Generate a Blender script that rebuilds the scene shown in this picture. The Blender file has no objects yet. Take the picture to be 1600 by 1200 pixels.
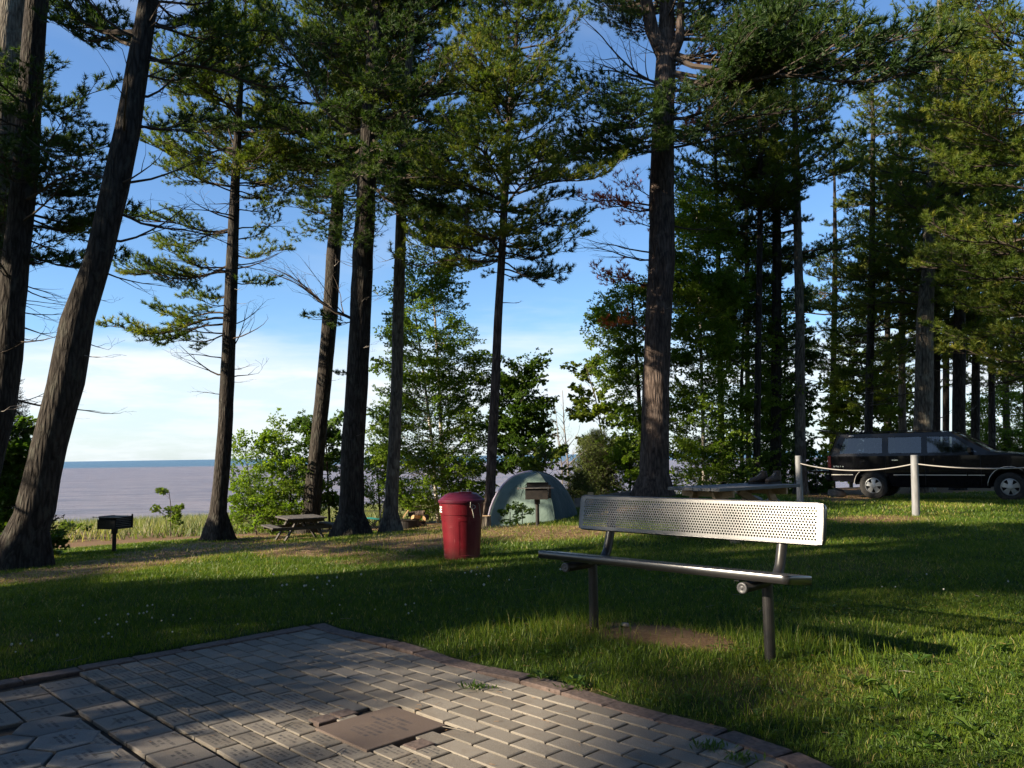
import bpy, math, random
import numpy as np
from mathutils import Vector, Matrix

# ------------------------------------------------------------------ camera, world, sun, exposure
sc = bpy.context.scene
COL = sc.collection
F, CX, CY, H = 1248.0, 800.0, 600.0, 1.2
TH = math.atan(110.5 / F); ROLL = -math.radians(0.83)
camd = bpy.data.cameras.new('camera'); cam = bpy.data.objects.new('camera', camd); COL.objects.link(cam)
camd.sensor_fit = 'HORIZONTAL'; camd.sensor_width = 36.0; camd.lens = F / 1600 * 36.0
camd.clip_start = 0.05; camd.clip_end = 20000
MR = Matrix.Rotation(math.pi/2 + TH, 4, 'X') @ Matrix.Rotation(ROLL, 4, 'Z')
cam.matrix_world = Matrix.Translation((0, 0, H)) @ MR
sc.camera = cam
SUN_EL, SUN_AZ = math.radians(24.5), math.atan2(-0.93, -0.37)      # azimuth from +Y towards +X
SUN = Vector((math.sin(SUN_AZ)*math.cos(SUN_EL), math.cos(SUN_AZ)*math.cos(SUN_EL), math.sin(SUN_EL)))

world = bpy.data.worlds.new('World'); sc.world = world; world.use_nodes = True
def build_world():
    nt = world.node_tree; nt.nodes.clear(); N = nt.nodes.new; L = nt.links.new
    out = N('ShaderNodeOutputWorld'); bg = N('ShaderNodeBackground'); bg.inputs[1].default_value = 0.072
    sky = N('ShaderNodeTexSky'); sky.sky_type = 'NISHITA'; sky.sun_disc = False
    sky.sun_elevation = SUN_EL; sky.sun_rotation = SUN_AZ
    sky.altitude = 200; sky.air_density = 1.0; sky.dust_density = 0.6; sky.ozone_density = 2.2
    tint = N('ShaderNodeMix'); tint.data_type = 'RGBA'; tint.blend_type = 'MULTIPLY'; tint.inputs[0].default_value = 1
    tint.inputs[7].default_value = (0.82, 1.04, 1.26, 1)
    L(sky.outputs[0], tint.inputs[6])
    tc = N('ShaderNodeTexCoord'); sep = N('ShaderNodeSeparateXYZ'); L(tc.outputs['Generated'], sep.inputs[0])
    mp = N('ShaderNodeMapping'); mp.inputs['Scale'].default_value = (1, 1, 5.5); L(tc.outputs['Generated'], mp.inputs[0])
    def noise(scale, det, rough, vec=mp):
        n = N('ShaderNodeTexNoise'); n.inputs['Scale'].default_value = scale; n.inputs['Detail'].default_value = det
        n.inputs['Roughness'].default_value = rough; L(vec.outputs[0], n.inputs['Vector']); return n
    def math_(op, a, b=None, c=None):
        m = N('ShaderNodeMath'); m.operation = op
        for i, v in enumerate((a, b, c)):
            if v is None: continue
            if hasattr(v, 'is_linked') or hasattr(v, 'links'): L(v, m.inputs[i])
            else: m.inputs[i].default_value = v
        return m.outputs[0]
    def ss(v, a, b):
        m = N('ShaderNodeMapRange'); m.interpolation_type = 'SMOOTHSTEP'
        m.inputs[1].default_value = a; m.inputs[2].default_value = b; L(v, m.inputs[0]); return m.outputs[0]
    n1 = noise(2.6, 5, .55); n2 = noise(6.0, 6, .6)
    zz = math_('ADD', sep.outputs[2], math_('MULTIPLY', math_('SUBTRACT', n1.outputs[0], .5), .16))
    zz = math_('ADD', zz, math_('MULTIPLY', math_('SUBTRACT', n2.outputs[0], .5), .05))
    bank = math_('SUBTRACT', 1.0, ss(zz, .105, .165))
    streak = ss(n2.outputs[0], .40, .60)
    low = ss(sep.outputs[2], .035, .085)
    dens = math_('MULTIPLY', bank, math_('ADD', math_('MULTIPLY', low, .12), math_('ADD', math_('MULTIPLY', streak, .36), .52)))
    mp2 = N('ShaderNodeMapping'); mp2.inputs['Scale'].default_value = (1.0, 1.0, 2.6); mp2.inputs['Rotation'].default_value = (0, .5, .3)
    L(tc.outputs['Generated'], mp2.inputs[0])
    n3 = noise(2.2, 5, .55, mp2)
    wisp = math_('MULTIPLY', ss(n3.outputs[0], .52, .78), .28)
    dens = math_('MAXIMUM', dens, wisp)
    mix = N('ShaderNodeMix'); mix.data_type = 'RGBA'; L(dens, mix.inputs[0]); L(tint.outputs[2], mix.inputs[6])
    mix.inputs[7].default_value = (5.6, 6.0, 6.3, 1)
    L(mix.outputs[2], bg.inputs[0]); L(bg.outputs[0], out.inputs[0])
build_world()
sun = bpy.data.lights.new('sun', 'SUN'); sun.energy = 5.0; sun.angle = math.radians(0.5); sun.color = (1.0, .86, .66)
so = bpy.data.objects.new('sun', sun); COL.objects.link(so); so.rotation_euler = SUN.to_track_quat('Z', 'Y').to_euler()
so.location = SUN * 60
vs = sc.view_settings; vs.view_transform = 'Standard'; vs.look = 'None'; vs.gamma = 1; vs.use_curve_mapping = False; vs.exposure = 1.3
cy = sc.cycles; cy.max_bounces = 6; cy.diffuse_bounces = 3; cy.glossy_bounces = 3; cy.transmission_bounces = 5; cy.transparent_max_bounces = 8
cy.sample_clamp_indirect = 4; cy.caustics_reflective = False; cy.caustics_refractive = False

# ------------------------------------------------------------------ projection helpers (author-time measuring)
MR3 = np.array(MR.to_3x3())
def ray(px, py): return MR3 @ np.array([(px-CX)/F, -(py-CY)/F, -1.0])
def at(px, py, Y):
    d = ray(px, py); t = Y/d[1]; return Vector((d[0]*t, Y, H + d[2]*t))
def on_plane(px, py, z=0.0):
    d = ray(px, py); t = (z-H)/d[2]; return Vector((d[0]*t, d[1]*t, z))
def proj(P):
    P = np.atleast_2d(np.asarray(P, float)) - np.array([0, 0, H])
    c = P @ MR3; w = np.where(-c[:, 2] > .05, -c[:, 2], .05)
    return np.stack([CX + F*c[:, 0]/w, CY - F*c[:, 1]/w, -c[:, 2]], 1)
def in_poly(px, py, poly):
    r = np.zeros(len(px), bool); n = len(poly)
    for i in range(n):
        x1, y1 = poly[i]; x2, y2 = poly[(i+1) % n]
        if y1 == y2: continue
        c = ((y1 > py) != (y2 > py)) & (px < (x2-x1)*(py-y1)/(y2-y1) + x1); r ^= c
    return r
def sstep(x, a, b):
    t = np.clip((x-a)/(b-a), 0, 1); return t*t*(3-2*t)
DEBUG = False
rng = np.random.default_rng(7); R = random.Random(11)

# smooth value noise in numpy
_tab = np.random.default_rng(3).random((256, 256))
def vnoise(x, y, s=1.0):
    x = np.asarray(x)*s + 1000; y = np.asarray(y)*s + 1000
    xi = np.floor(x).astype(int); yi = np.floor(y).astype(int); fx = x-xi; fy = y-yi
    fx = fx*fx*(3-2*fx); fy = fy*fy*(3-2*fy); g = lambda a, b: _tab[a & 255, b & 255]
    return (g(xi, yi)*(1-fx)+g(xi+1, yi)*fx)*(1-fy) + (g(xi, yi+1)*(1-fx)+g(xi+1, yi+1)*fx)*fy
def fnoise(x, y, s=1.0): return .5*vnoise(x, y, s)+.3*vnoise(x, y, s*2.1)+.2*vnoise(x, y, s*4.3)

# ------------------------------------------------------------------ terrain
_cp = [(-1.4, 5.9, 0), (0, 4, 0), (5, 5, 0), (-3, 5, 0), (0, 0, 0), (-4, 1, 0), (4, 1, 0), (10, 2, 0), (-6, 8, -.12), (-.63, 9.8, -.04), (3.5, 10.5, 0), (.42, 14.5, -.06),
       (.44, 19, -.44), (7.2, 14.5, 0), (6, 17, .03), (10.4, 23.1, -.24), (13.1, 21.1, -.19), (3.66, 22, 0.0), (-8, 13, -.54), (-8.8, 24, -1.18),
       (-6.7, 27, -1.3), (-4.38, 22, -.92), (-3.4, 22, -.88), (-9.4, 19, -.93), (-6.5, 23, -1.22), (-4.2, 26, -1.15), (-12, 6, -.3), (-20, 10, -1),
       (-20, 24, -1.8), (-14, 24, -1.5), (18, 12, .1), (20, 24, -.1), (20, 34, -.3), (10, 32, -.35), (3, 30, -.6), (-20, 0, -.2), (-25, -10, 0), (0, -12, 0), (20, -8, .1), (-1, 28, -1.0), (1.5, 14, -.05), (5, 8, 0), (9, 8, 0)]
_cp = np.array(_cp, float)
def _tps(r2): return np.where(r2 > 1e-9, .5*r2*np.log(np.maximum(r2, 1e-9)), 0)
def _fit():
    n = len(_cp); d2 = ((_cp[:, None, :2]-_cp[None, :, :2])**2).sum(-1); K = _tps(d2)+np.eye(n)*2.0
    P = np.c_[np.ones(n), _cp[:, :2]]; A = np.block([[K, P], [P.T, np.zeros((3, 3))]])
    return np.linalg.solve(A, np.r_[_cp[:, 2], 0, 0, 0])
_w = _fit()
WATER = -4.0
def shore(x): return np.clip(60 + 1.5*(np.asarray(x)+32), 46, 96)
def ground(x, y):
    x = np.asarray(x, float); y = np.asarray(y, float); sh = x.shape; xf = np.clip(x.ravel(), -26, 26); yf = np.clip(y.ravel(), -12, 34)
    d2 = (xf[:, None]-_cp[None, :, 0])**2 + (yf[:, None]-_cp[None, :, 1])**2
    z = _tps(d2) @ _w[:-3] + _w[-3] + _w[-2]*xf + _w[-1]*yf
    z = np.clip(z, -2.2, .35)
    rim = 28.5 + np.clip((x.ravel()+4)*.28, -2.5, 9) + .8*(vnoise(x.ravel(), y.ravel()*0, .3)-.5)
    yr = y.ravel(); xr = x.ravel(); t = sstep(yr, rim, rim+7); low = -1.75 - (yr-rim-7)*2.6/np.maximum(shore(xr)-rim-7, 5)
    z = z*(1-t) + low*t
    near = sstep(yr, 6.2, 8.5)
    z = z + near*.05*(fnoise(xr, yr, .55)-.5)
    # patio end of the lawn is level
    flat = 1-sstep(np.hypot(xr, yr-3), 3.2, 6.0); z = z*(1-flat)
    return z.reshape(sh)
def gz(x, y): return float(ground(np.array([x]), np.array([y]))[0])

# ------------------------------------------------------------------ materials
def mat(name, base=(.5, .5, .5), rough=.6, metal=0.0, spec=.5, build=None, **kw):
    m = bpy.data.materials.new(name); m.use_nodes = True; nt = m.node_tree; b = nt.nodes['Principled BSDF']
    b.inputs['Base Color'].default_value = (*base, 1); b.inputs['Roughness'].default_value = rough
    b.inputs['Metallic'].default_value = metal; b.inputs['Specular IOR Level'].default_value = spec
    for k, v in kw.items(): b.inputs[k.replace('_', ' ')].default_value = v
    if build: build(nt, b)
    return m
def nd(nt, t, **inp):
    n = nt.nodes.new('ShaderNode'+t)
    for k, v in inp.items():
        if k in ('operation', 'blend_type', 'data_type', 'feature', 'interpolation_type', 'attribute_name', 'distance', 'noise_dimensions'): setattr(n, k, v)
        else:
            s = n.inputs[int(k[1:])] if k[0] == 'i' and k[1:].isdigit() else n.inputs[k]
            if isinstance(v, bpy.types.NodeSocket): nt.links.new(v, s)
            else: s.default_value = v
    return n
def coords(nt, scale=(1, 1, 1), kind='Object'):
    tc = nt.nodes.new('ShaderNodeTexCoord'); return nd(nt, 'Mapping', Vector=tc.outputs[kind], Scale=scale).outputs[0]
def noise(nt, vec, s, d=4, r=.55): return nd(nt, 'TexNoise', Vector=vec, Scale=s, Detail=d, Roughness=r).outputs[0]
def ramp(nt, fac, stops):
    n = nt.nodes.new('ShaderNodeValToRGB'); nt.links.new(fac, n.inputs[0]); e = n.color_ramp.elements
    while len(e) < len(stops): e.new(.5)
    for i, (p, c) in enumerate(stops): e[i].position = p; e[i].color = (*c, 1) if len(c) == 3 else c
    return n.outputs[0]
def mixc(nt, f, a, b, blend='MIX'):
    n = nt.nodes.new('ShaderNodeMix'); n.data_type = 'RGBA'; n.blend_type = blend
    for i, v in ((0, f), (6, a), (7, b)):
        if isinstance(v, bpy.types.NodeSocket): nt.links.new(v, n.inputs[i])
        else: n.inputs[i].default_value = v if i == 0 else (*v, 1)
    return n.outputs[2]
def bump(nt, b, h, s=.5, d=.02):
    n = nd(nt, 'Bump', Height=h, Strength=s, Distance=d); nt.links.new(n.outputs[0], b.inputs['Normal'])
def setc(nt, b, c): nt.links.new(c, b.inputs['Base Color'])
def leaf_mat(name, stops, trans=.35, rough=.55, objvar=.35, tmul=(1.25, 1.35, .5)):
    m = bpy.data.materials.new(name); m.use_nodes = True; nt = m.node_tree; nt.nodes.clear()
    at_ = nd(nt, 'Attribute', attribute_name='v'); oi = nt.nodes.new('ShaderNodeObjectInfo')
    f = nd(nt, 'Math', operation='MULTIPLY_ADD', i0=oi.outputs['Random'], i1=objvar, i2=nd(nt, 'Math', operation='MULTIPLY', i0=at_.outputs['Fac'], i1=1-objvar).outputs[0]).outputs[0]
    c = ramp(nt, f, stops)
    d = nd(nt, 'BsdfPrincipled', Roughness=rough); nt.links.new(c, d.inputs['Base Color']); d.inputs['Specular IOR Level'].default_value = .3
    t = nt.nodes.new('ShaderNodeBsdfTranslucent'); nt.links.new(mixc(nt, 1.0, c, tmul, 'MULTIPLY'), t.inputs[0])
    x = nd(nt, 'MixShader', i0=trans, i1=d.outputs[0], i2=t.outputs[0]); o = nt.nodes.new('ShaderNodeOutputMaterial'); nt.links.new(x.outputs[0], o.inputs[0])
    return m
def b_bark(light, dark, lich, sx=9, sz=1.6):
    def f(nt, b):
        v = coords(nt, (sx, sx, sz)); n = noise(nt, v, 1.6, 6, .62)
        vo = nd(nt, 'TexVoronoi', Vector=v, Scale=1.7, feature='DISTANCE_TO_EDGE').outputs[0]
        h = nd(nt, 'Math', operation='MULTIPLY_ADD', i0=n, i1=.8, i2=nd(nt, 'Math', operation='MINIMUM', i0=vo, i1=.35).outputs[0]).outputs[0]
        c = ramp(nt, h, [(.25, dark), (.75, light)])
        v2 = coords(nt, (1, 1, .6)); n2 = noise(nt, v2, 5, 5, .65)
        f2 = nd(nt, 'MapRange', i0=n2, i1=.53, i2=.64).outputs[0]
        c = mixc(nt, nd(nt, 'Math', operation='MULTIPLY', i0=f2, i1=.55).outputs[0], c, lich)
        setc(nt, b, c); bump(nt, b, h, 1.0, .045)
    return f
def b_noise(c1, c2, s, bs=.3, bd=.01, det=5, sc_=(1, 1, 1)):
    def f(nt, b):
        n = noise(nt, coords(nt, sc_), s, det, .6); setc(nt, b, ramp(nt, n, [(.3, c1), (.7, c2)])); bump(nt, b, n, bs, bd)
    return f
def b_wood(c1, c2):
    def f(nt, b):
        v = coords(nt, (2, 30, 30)); n = noise(nt, v, 1.5, 5, .6); oi = nt.nodes.new('ShaderNodeObjectInfo')
        c = ramp(nt, n, [(.3, c1), (.7, c2)])
        k = nd(nt, 'MapRange', i0=oi.outputs['Random'], i3=.78, i4=1.12).outputs[0]
        cc = nd(nt, 'CombineColor', i0=k, i1=k, i2=k).outputs[0]
        setc(nt, b, mixc(nt, 1.0, c, cc, 'MULTIPLY')); bump(nt, b, n, .4, .004)
    return f
M = {}
M['bark'] = mat('pine_bark', rough=.95, spec=.15, build=b_bark((.060, .051, .043), (.011, .009, .008), (.085, .083, .068)))
M['bark_red'] = mat('red_pine_bark', rough=.95, spec=.15, build=b_bark((.115, .085, .070), (.020, .015, .013), (.16, .125, .105), 8, 1.4))
M['bark_grey'] = mat('grey_pine_bark', rough=.95, spec=.15, build=b_bark((.19, .165, .13), (.034, .028, .024), (.24, .235, .19)))
M['twig'] = mat('twig_bark', (.075, .058, .046), .9, spec=.2)
M['deadwood'] = mat('dead_wood', rough=.9, spec=.2, build=b_noise((.10, .085, .07), (.30, .27, .24), 3))
M['birch'] = mat('birch_bark', rough=.7, build=lambda nt, b: setc(nt, b, ramp(nt, noise(nt, coords(nt, (2, 2, 12)), 2.2, 4), [(.34, (.06, .045, .04)), (.42, (.48, .42, .36)), (.8, (.62, .57, .5))])))
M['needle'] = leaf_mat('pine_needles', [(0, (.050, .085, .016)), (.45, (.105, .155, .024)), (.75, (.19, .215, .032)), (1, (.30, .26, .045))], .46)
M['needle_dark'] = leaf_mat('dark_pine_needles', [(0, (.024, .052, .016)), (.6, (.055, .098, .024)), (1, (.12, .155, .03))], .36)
M['needle_red'] = leaf_mat('dead_red_needles', [(0, (.36, .09, .03)), (.6, (.55, .16, .05)), (1, (.6, .27, .08))], .55, tmul=(1.3, .9, .6))
M['spruce'] = leaf_mat('spruce_needles', [(0, (.09, .14, .045)), (1, (.22, .26, .08))], .45)
M['hemlock'] = leaf_mat('hemlock_needles', [(0, (.012, .03, .014)), (1, (.035, .065, .025))], .2)
M['leaf_birch'] = leaf_mat('birch_leaves', [(0, (.09, .16, .024)), (.6, (.18, .27, .04)), (1, (.32, .38, .07))], .58, .4)
M['leaf_dark'] = leaf_mat('dark_leaves', [(0, (.045, .095, .018)), (.6, (.09, .16, .03)), (1, (.17, .24, .045))], .48, .4)
M['leaf_bright'] = leaf_mat('bright_young_leaves', [(0, (.10, .17, .025)), (1, (.24, .28, .05))], .5, .45)
M['grass'] = leaf_mat('lawn_grass', [(0, (.042, .090, .010)), (.5, (.105, .170, .016)), (.8, (.20, .24, .026)), (1, (.40, .33, .12))], .42, .45, 0.0, (1.2, 1.25, .45))
M['dune'] = leaf_mat('beach_grass_blades', [(0, (.09, .13, .04)), (.6, (.17, .19, .07)), (1, (.36, .31, .17))], .4, .6, 0.0)
M['weed'] = leaf_mat('broad_weed_leaves', [(0, (.04, .09, .015)), (1, (.11, .17, .03))], .4, .4, 0.0)
M['petal'] = mat('clover_petals', (.45, .44, .38), .7)

# ------------------------------------------------------------------ mesh helpers
class MB:
    def __init__(s): s.v = []; s.f = []; s.m = []; s.a = []
    def add(s, vs_, fs, m=0, a=0.5):
        o = len(s.v); s.v += [tuple(v) for v in vs_]; s.f += [tuple(i+o for i in f) for f in fs]; s.m += [m]*len(fs); s.a += [a]*len(vs_); return o
    def box(s, c, d, m=0, mtx=None, taper=(1, 1)):
        x, y, z = d[0]/2, d[1]/2, d[2]/2; tx, ty = taper
        v = [(-x, -y, -z), (x, -y, -z), (x, y, -z), (-x, y, -z), (-x*tx, -y*ty, z), (x*tx, -y*ty, z), (x*tx, y*ty, z), (-x*tx, y*ty, z)]
        v = [Vector(p) for p in v]
        if mtx is not None: v = [mtx @ p for p in v]
        v = [p + Vector(c) for p in v]
        s.add(v, [(0, 3, 2, 1), (4, 5, 6, 7), (0, 1, 5, 4), (1, 2, 6, 5), (2, 3, 7, 6), (3, 0, 4, 7)], m)
    def bar(s, a, b, w, h, m=0, up=(0, 0, 1)):
        a = Vector(a); b = Vector(b); d = b-a; L = d.length; x = d.normalized(); u = Vector(up)
        y = u.cross(x); y = y.normalized() if y.length > 1e-5 else Vector((0, 1, 0)); z = x.cross(y)
        s.box((a+b)/2, (L, w, h), m, Matrix((x, y, z)).transposed())
    def tube(s, pts, rad, n=8, m=0, cap=True, a=.5):
        pts = [Vector(p) for p in pts]; rad = [rad]*len(pts) if isinstance(rad, (int, float)) else rad
        V = []; pu = None
        for i, p in enumerate(pts):
            t = (pts[min(i+1, len(pts)-1)]-pts[max(i-1, 0)]).normalized()
            if pu is None: pu = Vector((1, 0, 0)) if abs(t.x) < .8 else Vector((0, 1, 0))
            u = (pu - t*pu.dot(t)).normalized(); pu = u; w = t.cross(u)
            V += [p + (u*math.cos(2*math.pi*k/n)+w*math.sin(2*math.pi*k/n))*rad[i] for k in range(n)]
        fs = [(i*n+k, i*n+(k+1) % n, (i+1)*n+(k+1) % n, (i+1)*n+k) for i in range(len(pts)-1) for k in range(n)]
        if cap: fs += [tuple(range(n))[::-1], tuple(range((len(pts)-1)*n, len(pts)*n))]
        s.add(V, fs, m, a)
    def lathe(s, prof, n=24, m=0, c=(0, 0, 0), wob=None):
        V = []; 
        for r, z in prof:
            for k in range(n):
                q = wob(2*math.pi*k/n, z) if wob else 1
                V.append((c[0]+r*q*math.cos(2*math.pi*k/n), c[1]+r*q*math.sin(2*math.pi*k/n), c[2]+z))
        fs = [(i*n+k, i*n+(k+1) % n, (i+1)*n+(k+1) % n, (i+1)*n+k) for i in range(len(prof)-1) for k in range(n)]
        s.add(V, fs, m)
    def mesh(s, name, mats, smooth=False, attr=False):
        me = bpy.data.meshes.new(name); me.from_pydata(s.v, [], s.f); me.polygons.foreach_set('material_index', s.m)
        for x in mats: me.materials.append(x)
        if smooth: me.polygons.foreach_set('use_smooth', [True]*len(s.f))
        if attr:
            A = me.attributes.new('v', 'FLOAT', 'POINT'); A.data.foreach_set('value', s.a)
        me.update(); return me
    def obj(s, name, mats, parent=None, smooth=False, bevel=0, attr=False, **tags):
        if not isinstance(mats, (list, tuple)): mats = [mats]
        o = link(name, s.mesh(name, mats, smooth, attr), parent); tag(o, **tags)
        if bevel:
            b = o.modifiers.new('bevel', 'BEVEL'); b.width = bevel; b.segments = 2; b.limit_method = 'ANGLE'; b.angle_limit = math.radians(35)
        return o
def link(name, data, parent=None):
    o = bpy.data.objects.new(name, data); COL.objects.link(o)
    if parent is not None: o.parent = parent
    return o
def tag(o, label=None, cat=None, group=None, kind=None):
    if label: o['label'] = label
    if cat: o['category'] = cat
    if group: o['group'] = group
    if kind: o['kind'] = kind
    return o
def thing(name, loc, rz=0, label=None, cat=None, group=None):
    o = link(name, None); o.location = loc; o.rotation_euler = (0, 0, rz); return tag(o, label, cat, group)
def np_mesh(name, V, idx, sizes, mats, attr=None, smooth=False):
    me = bpy.data.meshes.new(name); V = np.asarray(V, np.float32); idx = np.asarray(idx, np.int32).ravel(); sizes = np.asarray(sizes, np.int32)
    me.vertices.add(len(V)); me.vertices.foreach_set('co', V.ravel())
    me.loops.add(len(idx)); me.loops.foreach_set('vertex_index', idx)
    me.polygons.add(len(sizes)); st = np.zeros(len(sizes), np.int32); st[1:] = np.cumsum(sizes)[:-1]
    me.polygons.foreach_set('loop_start', st); me.polygons.foreach_set('loop_total', sizes)
    if smooth: me.polygons.foreach_set('use_smooth', np.ones(len(sizes), bool))
    for x in mats: me.materials.append(x)
    me.update(calc_edges=True)
    if attr is not None:
        for k, v in attr.items():
            A = me.attributes.new(k, 'FLOAT', 'POINT'); A.data.foreach_set('value', np.asarray(v, np.float32))
    return me

# ------------------------------------------------------------------ ground, water
DIRT = [(1025, 992, 150, 16, 7, 1.3), (840, 832, 190, 15, 1, .72), (650, 846, 110, 15, 0, .8), (300, 862, 180, 13, -7, .78), (90, 898, 150, 13, -5, .8), (470, 858, 110, 13, 0, .8),
        (610, 872, 60, 6, 0, .5), (1380, 812, 90, 6, 0, .75), (1310, 776, 90, 10, 0, .9), (560, 880, 60, 5, 0, .45), (1000, 800, 90, 14, 0, .7), (1480, 790, 80, 5, 0, .4),
        (905, 1078, 60, 7, 12, .75), (1335, 1052, 40, 12, 10, .45), (1400, 1125, 60, 14, 0, .25), (420, 830, 90, 14, -4, .9), (700, 822, 120, 12, 0, .8), (200, 880, 160, 12, -6, .8)]
C0 = np.array([-1.414, 5.909]); U = np.array([.705, -.709]); Vv = np.array([-.709, -.705])
def patio_ab(x, y): dx = x-C0[0]; dy = y-C0[1]; return dx*U[0]+dy*U[1], dx*Vv[0]+dy*Vv[1]
def patio_edge(a): return -.03 + .03*np.sin(a*5) + .16*np.clip(a-2.9, 0, 1)**1.5*1.0 + .5*np.clip(a-3.9, 0, 3)
def in_patio(x, y, pad=0.0):
    a, b = patio_ab(x, y); return (a > -.03-pad) & (b > patio_edge(a)-pad) & (a < 7) & (b < 7)
def dirt_mask(x, y, z):
    p = proj(np.stack([x, y, z], 1)); m = np.zeros(len(x)); n = fnoise(x, y, 1.3)-.5; n2 = fnoise(x+50, y, .45)-.5
    for cx, cy_, rx, ry, rot, s in DIRT:
        c, q = math.cos(math.radians(rot)), math.sin(math.radians(rot)); dx = p[:, 0]-cx; dy = p[:, 1]-cy_
        d = np.hypot((dx*c+dy*q)/rx, (-dx*q+dy*c)/ry); m = np.maximum(m, s*(1-sstep(d+n*.9+n2*.5, .55, 1.25)))
    m[p[:, 2] < 1] = 0
    bank = sstep(y, 24.5, 27.5)
    return np.maximum(m, np.maximum(.85*bank*(n+.95), .30*sstep(n2, .02, .2)))
def b_ground(nt, b):
    a = nd(nt, 'Attribute', attribute_name='dirt').outputs['Fac']; v = coords(nt)
    n = noise(nt, v, 38, 6, .7); n2 = noise(nt, v, 2.2, 4); n3 = noise(nt, v, 120, 3, .7)
    soil = ramp(nt, n, [(.25, (.05, .026, .015)), (.5, (.15, .085, .045)), (.75, (.29, .18, .095))])
    soil = mixc(nt, n2, soil, (.20, .135, .075))
    turf = ramp(nt, n3, [(.3, (.016, .030, .008)), (.7, (.05, .075, .016))])
    f = nd(nt, 'MapRange', i0=nd(nt, 'Math', operation='MULTIPLY_ADD', i0=n3, i1=.35, i2=a).outputs[0], i1=.32, i2=.75).outputs[0]
    c = mixc(nt, f, turf, soil)
    s = nd(nt, 'Attribute', attribute_name='sand').outputs['Fac']
    c = mixc(nt, s, c, ramp(nt, n, [(.3, (.20, .15, .10)), (.7, (.34, .27, .19))]))
    setc(nt, b, c); bump(nt, b, n, .8, .02)
M['ground'] = mat('lawn_ground', rough=.95, spec=.1, build=b_ground)
def grid_ground():
    xs = np.r_[np.linspace(-90, -16, 38)[:-1], np.linspace(-16, 20, 241)[:-1], np.linspace(20, 90, 36)]
    ys = np.r_[np.linspace(-40, -2, 20)[:-1], np.linspace(-2, 12, 113)[:-1], np.linspace(12, 30, 100)[:-1], np.linspace(30, 110, 90)]
    X, Y = np.meshgrid(xs, ys); Z = ground(X, Y); x, y, z = X.ravel(), Y.ravel(), Z.ravel().copy()
    a, b = patio_ab(x, y); z[(a > -.02) & (b > patio_edge(a)+.0) & (a < 6.9) & (b < 6.9)] = -.045
    n = len(xs); i = (np.arange(len(ys)-1)[:, None]*n + np.arange(n-1)[None]).ravel()
    q = np.stack([i, i+1, i+n+1, i+n], 1)
    me = np_mesh('lawn', np.stack([x, y, z], 1), q, np.full(len(q), 4), [M['ground']], {'dirt': dirt_mask(x, y, z), 'sand': sstep(z, -2.6, -3.4)*0+sstep(y, 33, 37)*.25}, True)
    tag(link('ground', me), kind='structure')
grid_ground()
def b_water(nt, b):
    g = nt.nodes.new('ShaderNodeNewGeometry'); sp = nd(nt, 'SeparateXYZ', i0=g.outputs['Position'])
    v = nd(nt, 'Mapping', Vector=g.outputs['Position'], Scale=(.06, .26, 1)).outputs[0]
    v2 = nd(nt, 'Mapping', Vector=g.outputs['Position'], Scale=(.02, .05, 1)).outputs[0]
    n1 = noise(nt, v, 1.6, 9, .72); n2 = noise(nt, v2, 1, 4)
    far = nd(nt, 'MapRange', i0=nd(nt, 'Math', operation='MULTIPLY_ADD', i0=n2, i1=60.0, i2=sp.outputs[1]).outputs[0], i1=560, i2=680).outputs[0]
    c = ramp(nt, n2, [(.3, (.23, .17, .155)), (.7, (.28, .21, .19))])
    c = mixc(nt, nd(nt, 'MapRange', i0=n1, i1=.46, i2=.56, i3=0.0, i4=.85).outputs[0], c, (.095, .078, .088))  # light and dark of the ripples painted into the base colour
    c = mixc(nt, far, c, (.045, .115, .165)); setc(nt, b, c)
    b.inputs['Roughness'].default_value = .32; bump(nt, b, n1, .9, 1.6)
M['water'] = mat('lake_water', rough=.3, spec=.5, build=b_water)
w = MB(); w.add([(-9000, 35, WATER), (9000, 35, WATER), (9000, 9000, WATER), (-9000, 9000, WATER)], [(0, 1, 2, 3)])
w.obj('water', M['water'], kind='structure')

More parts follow.
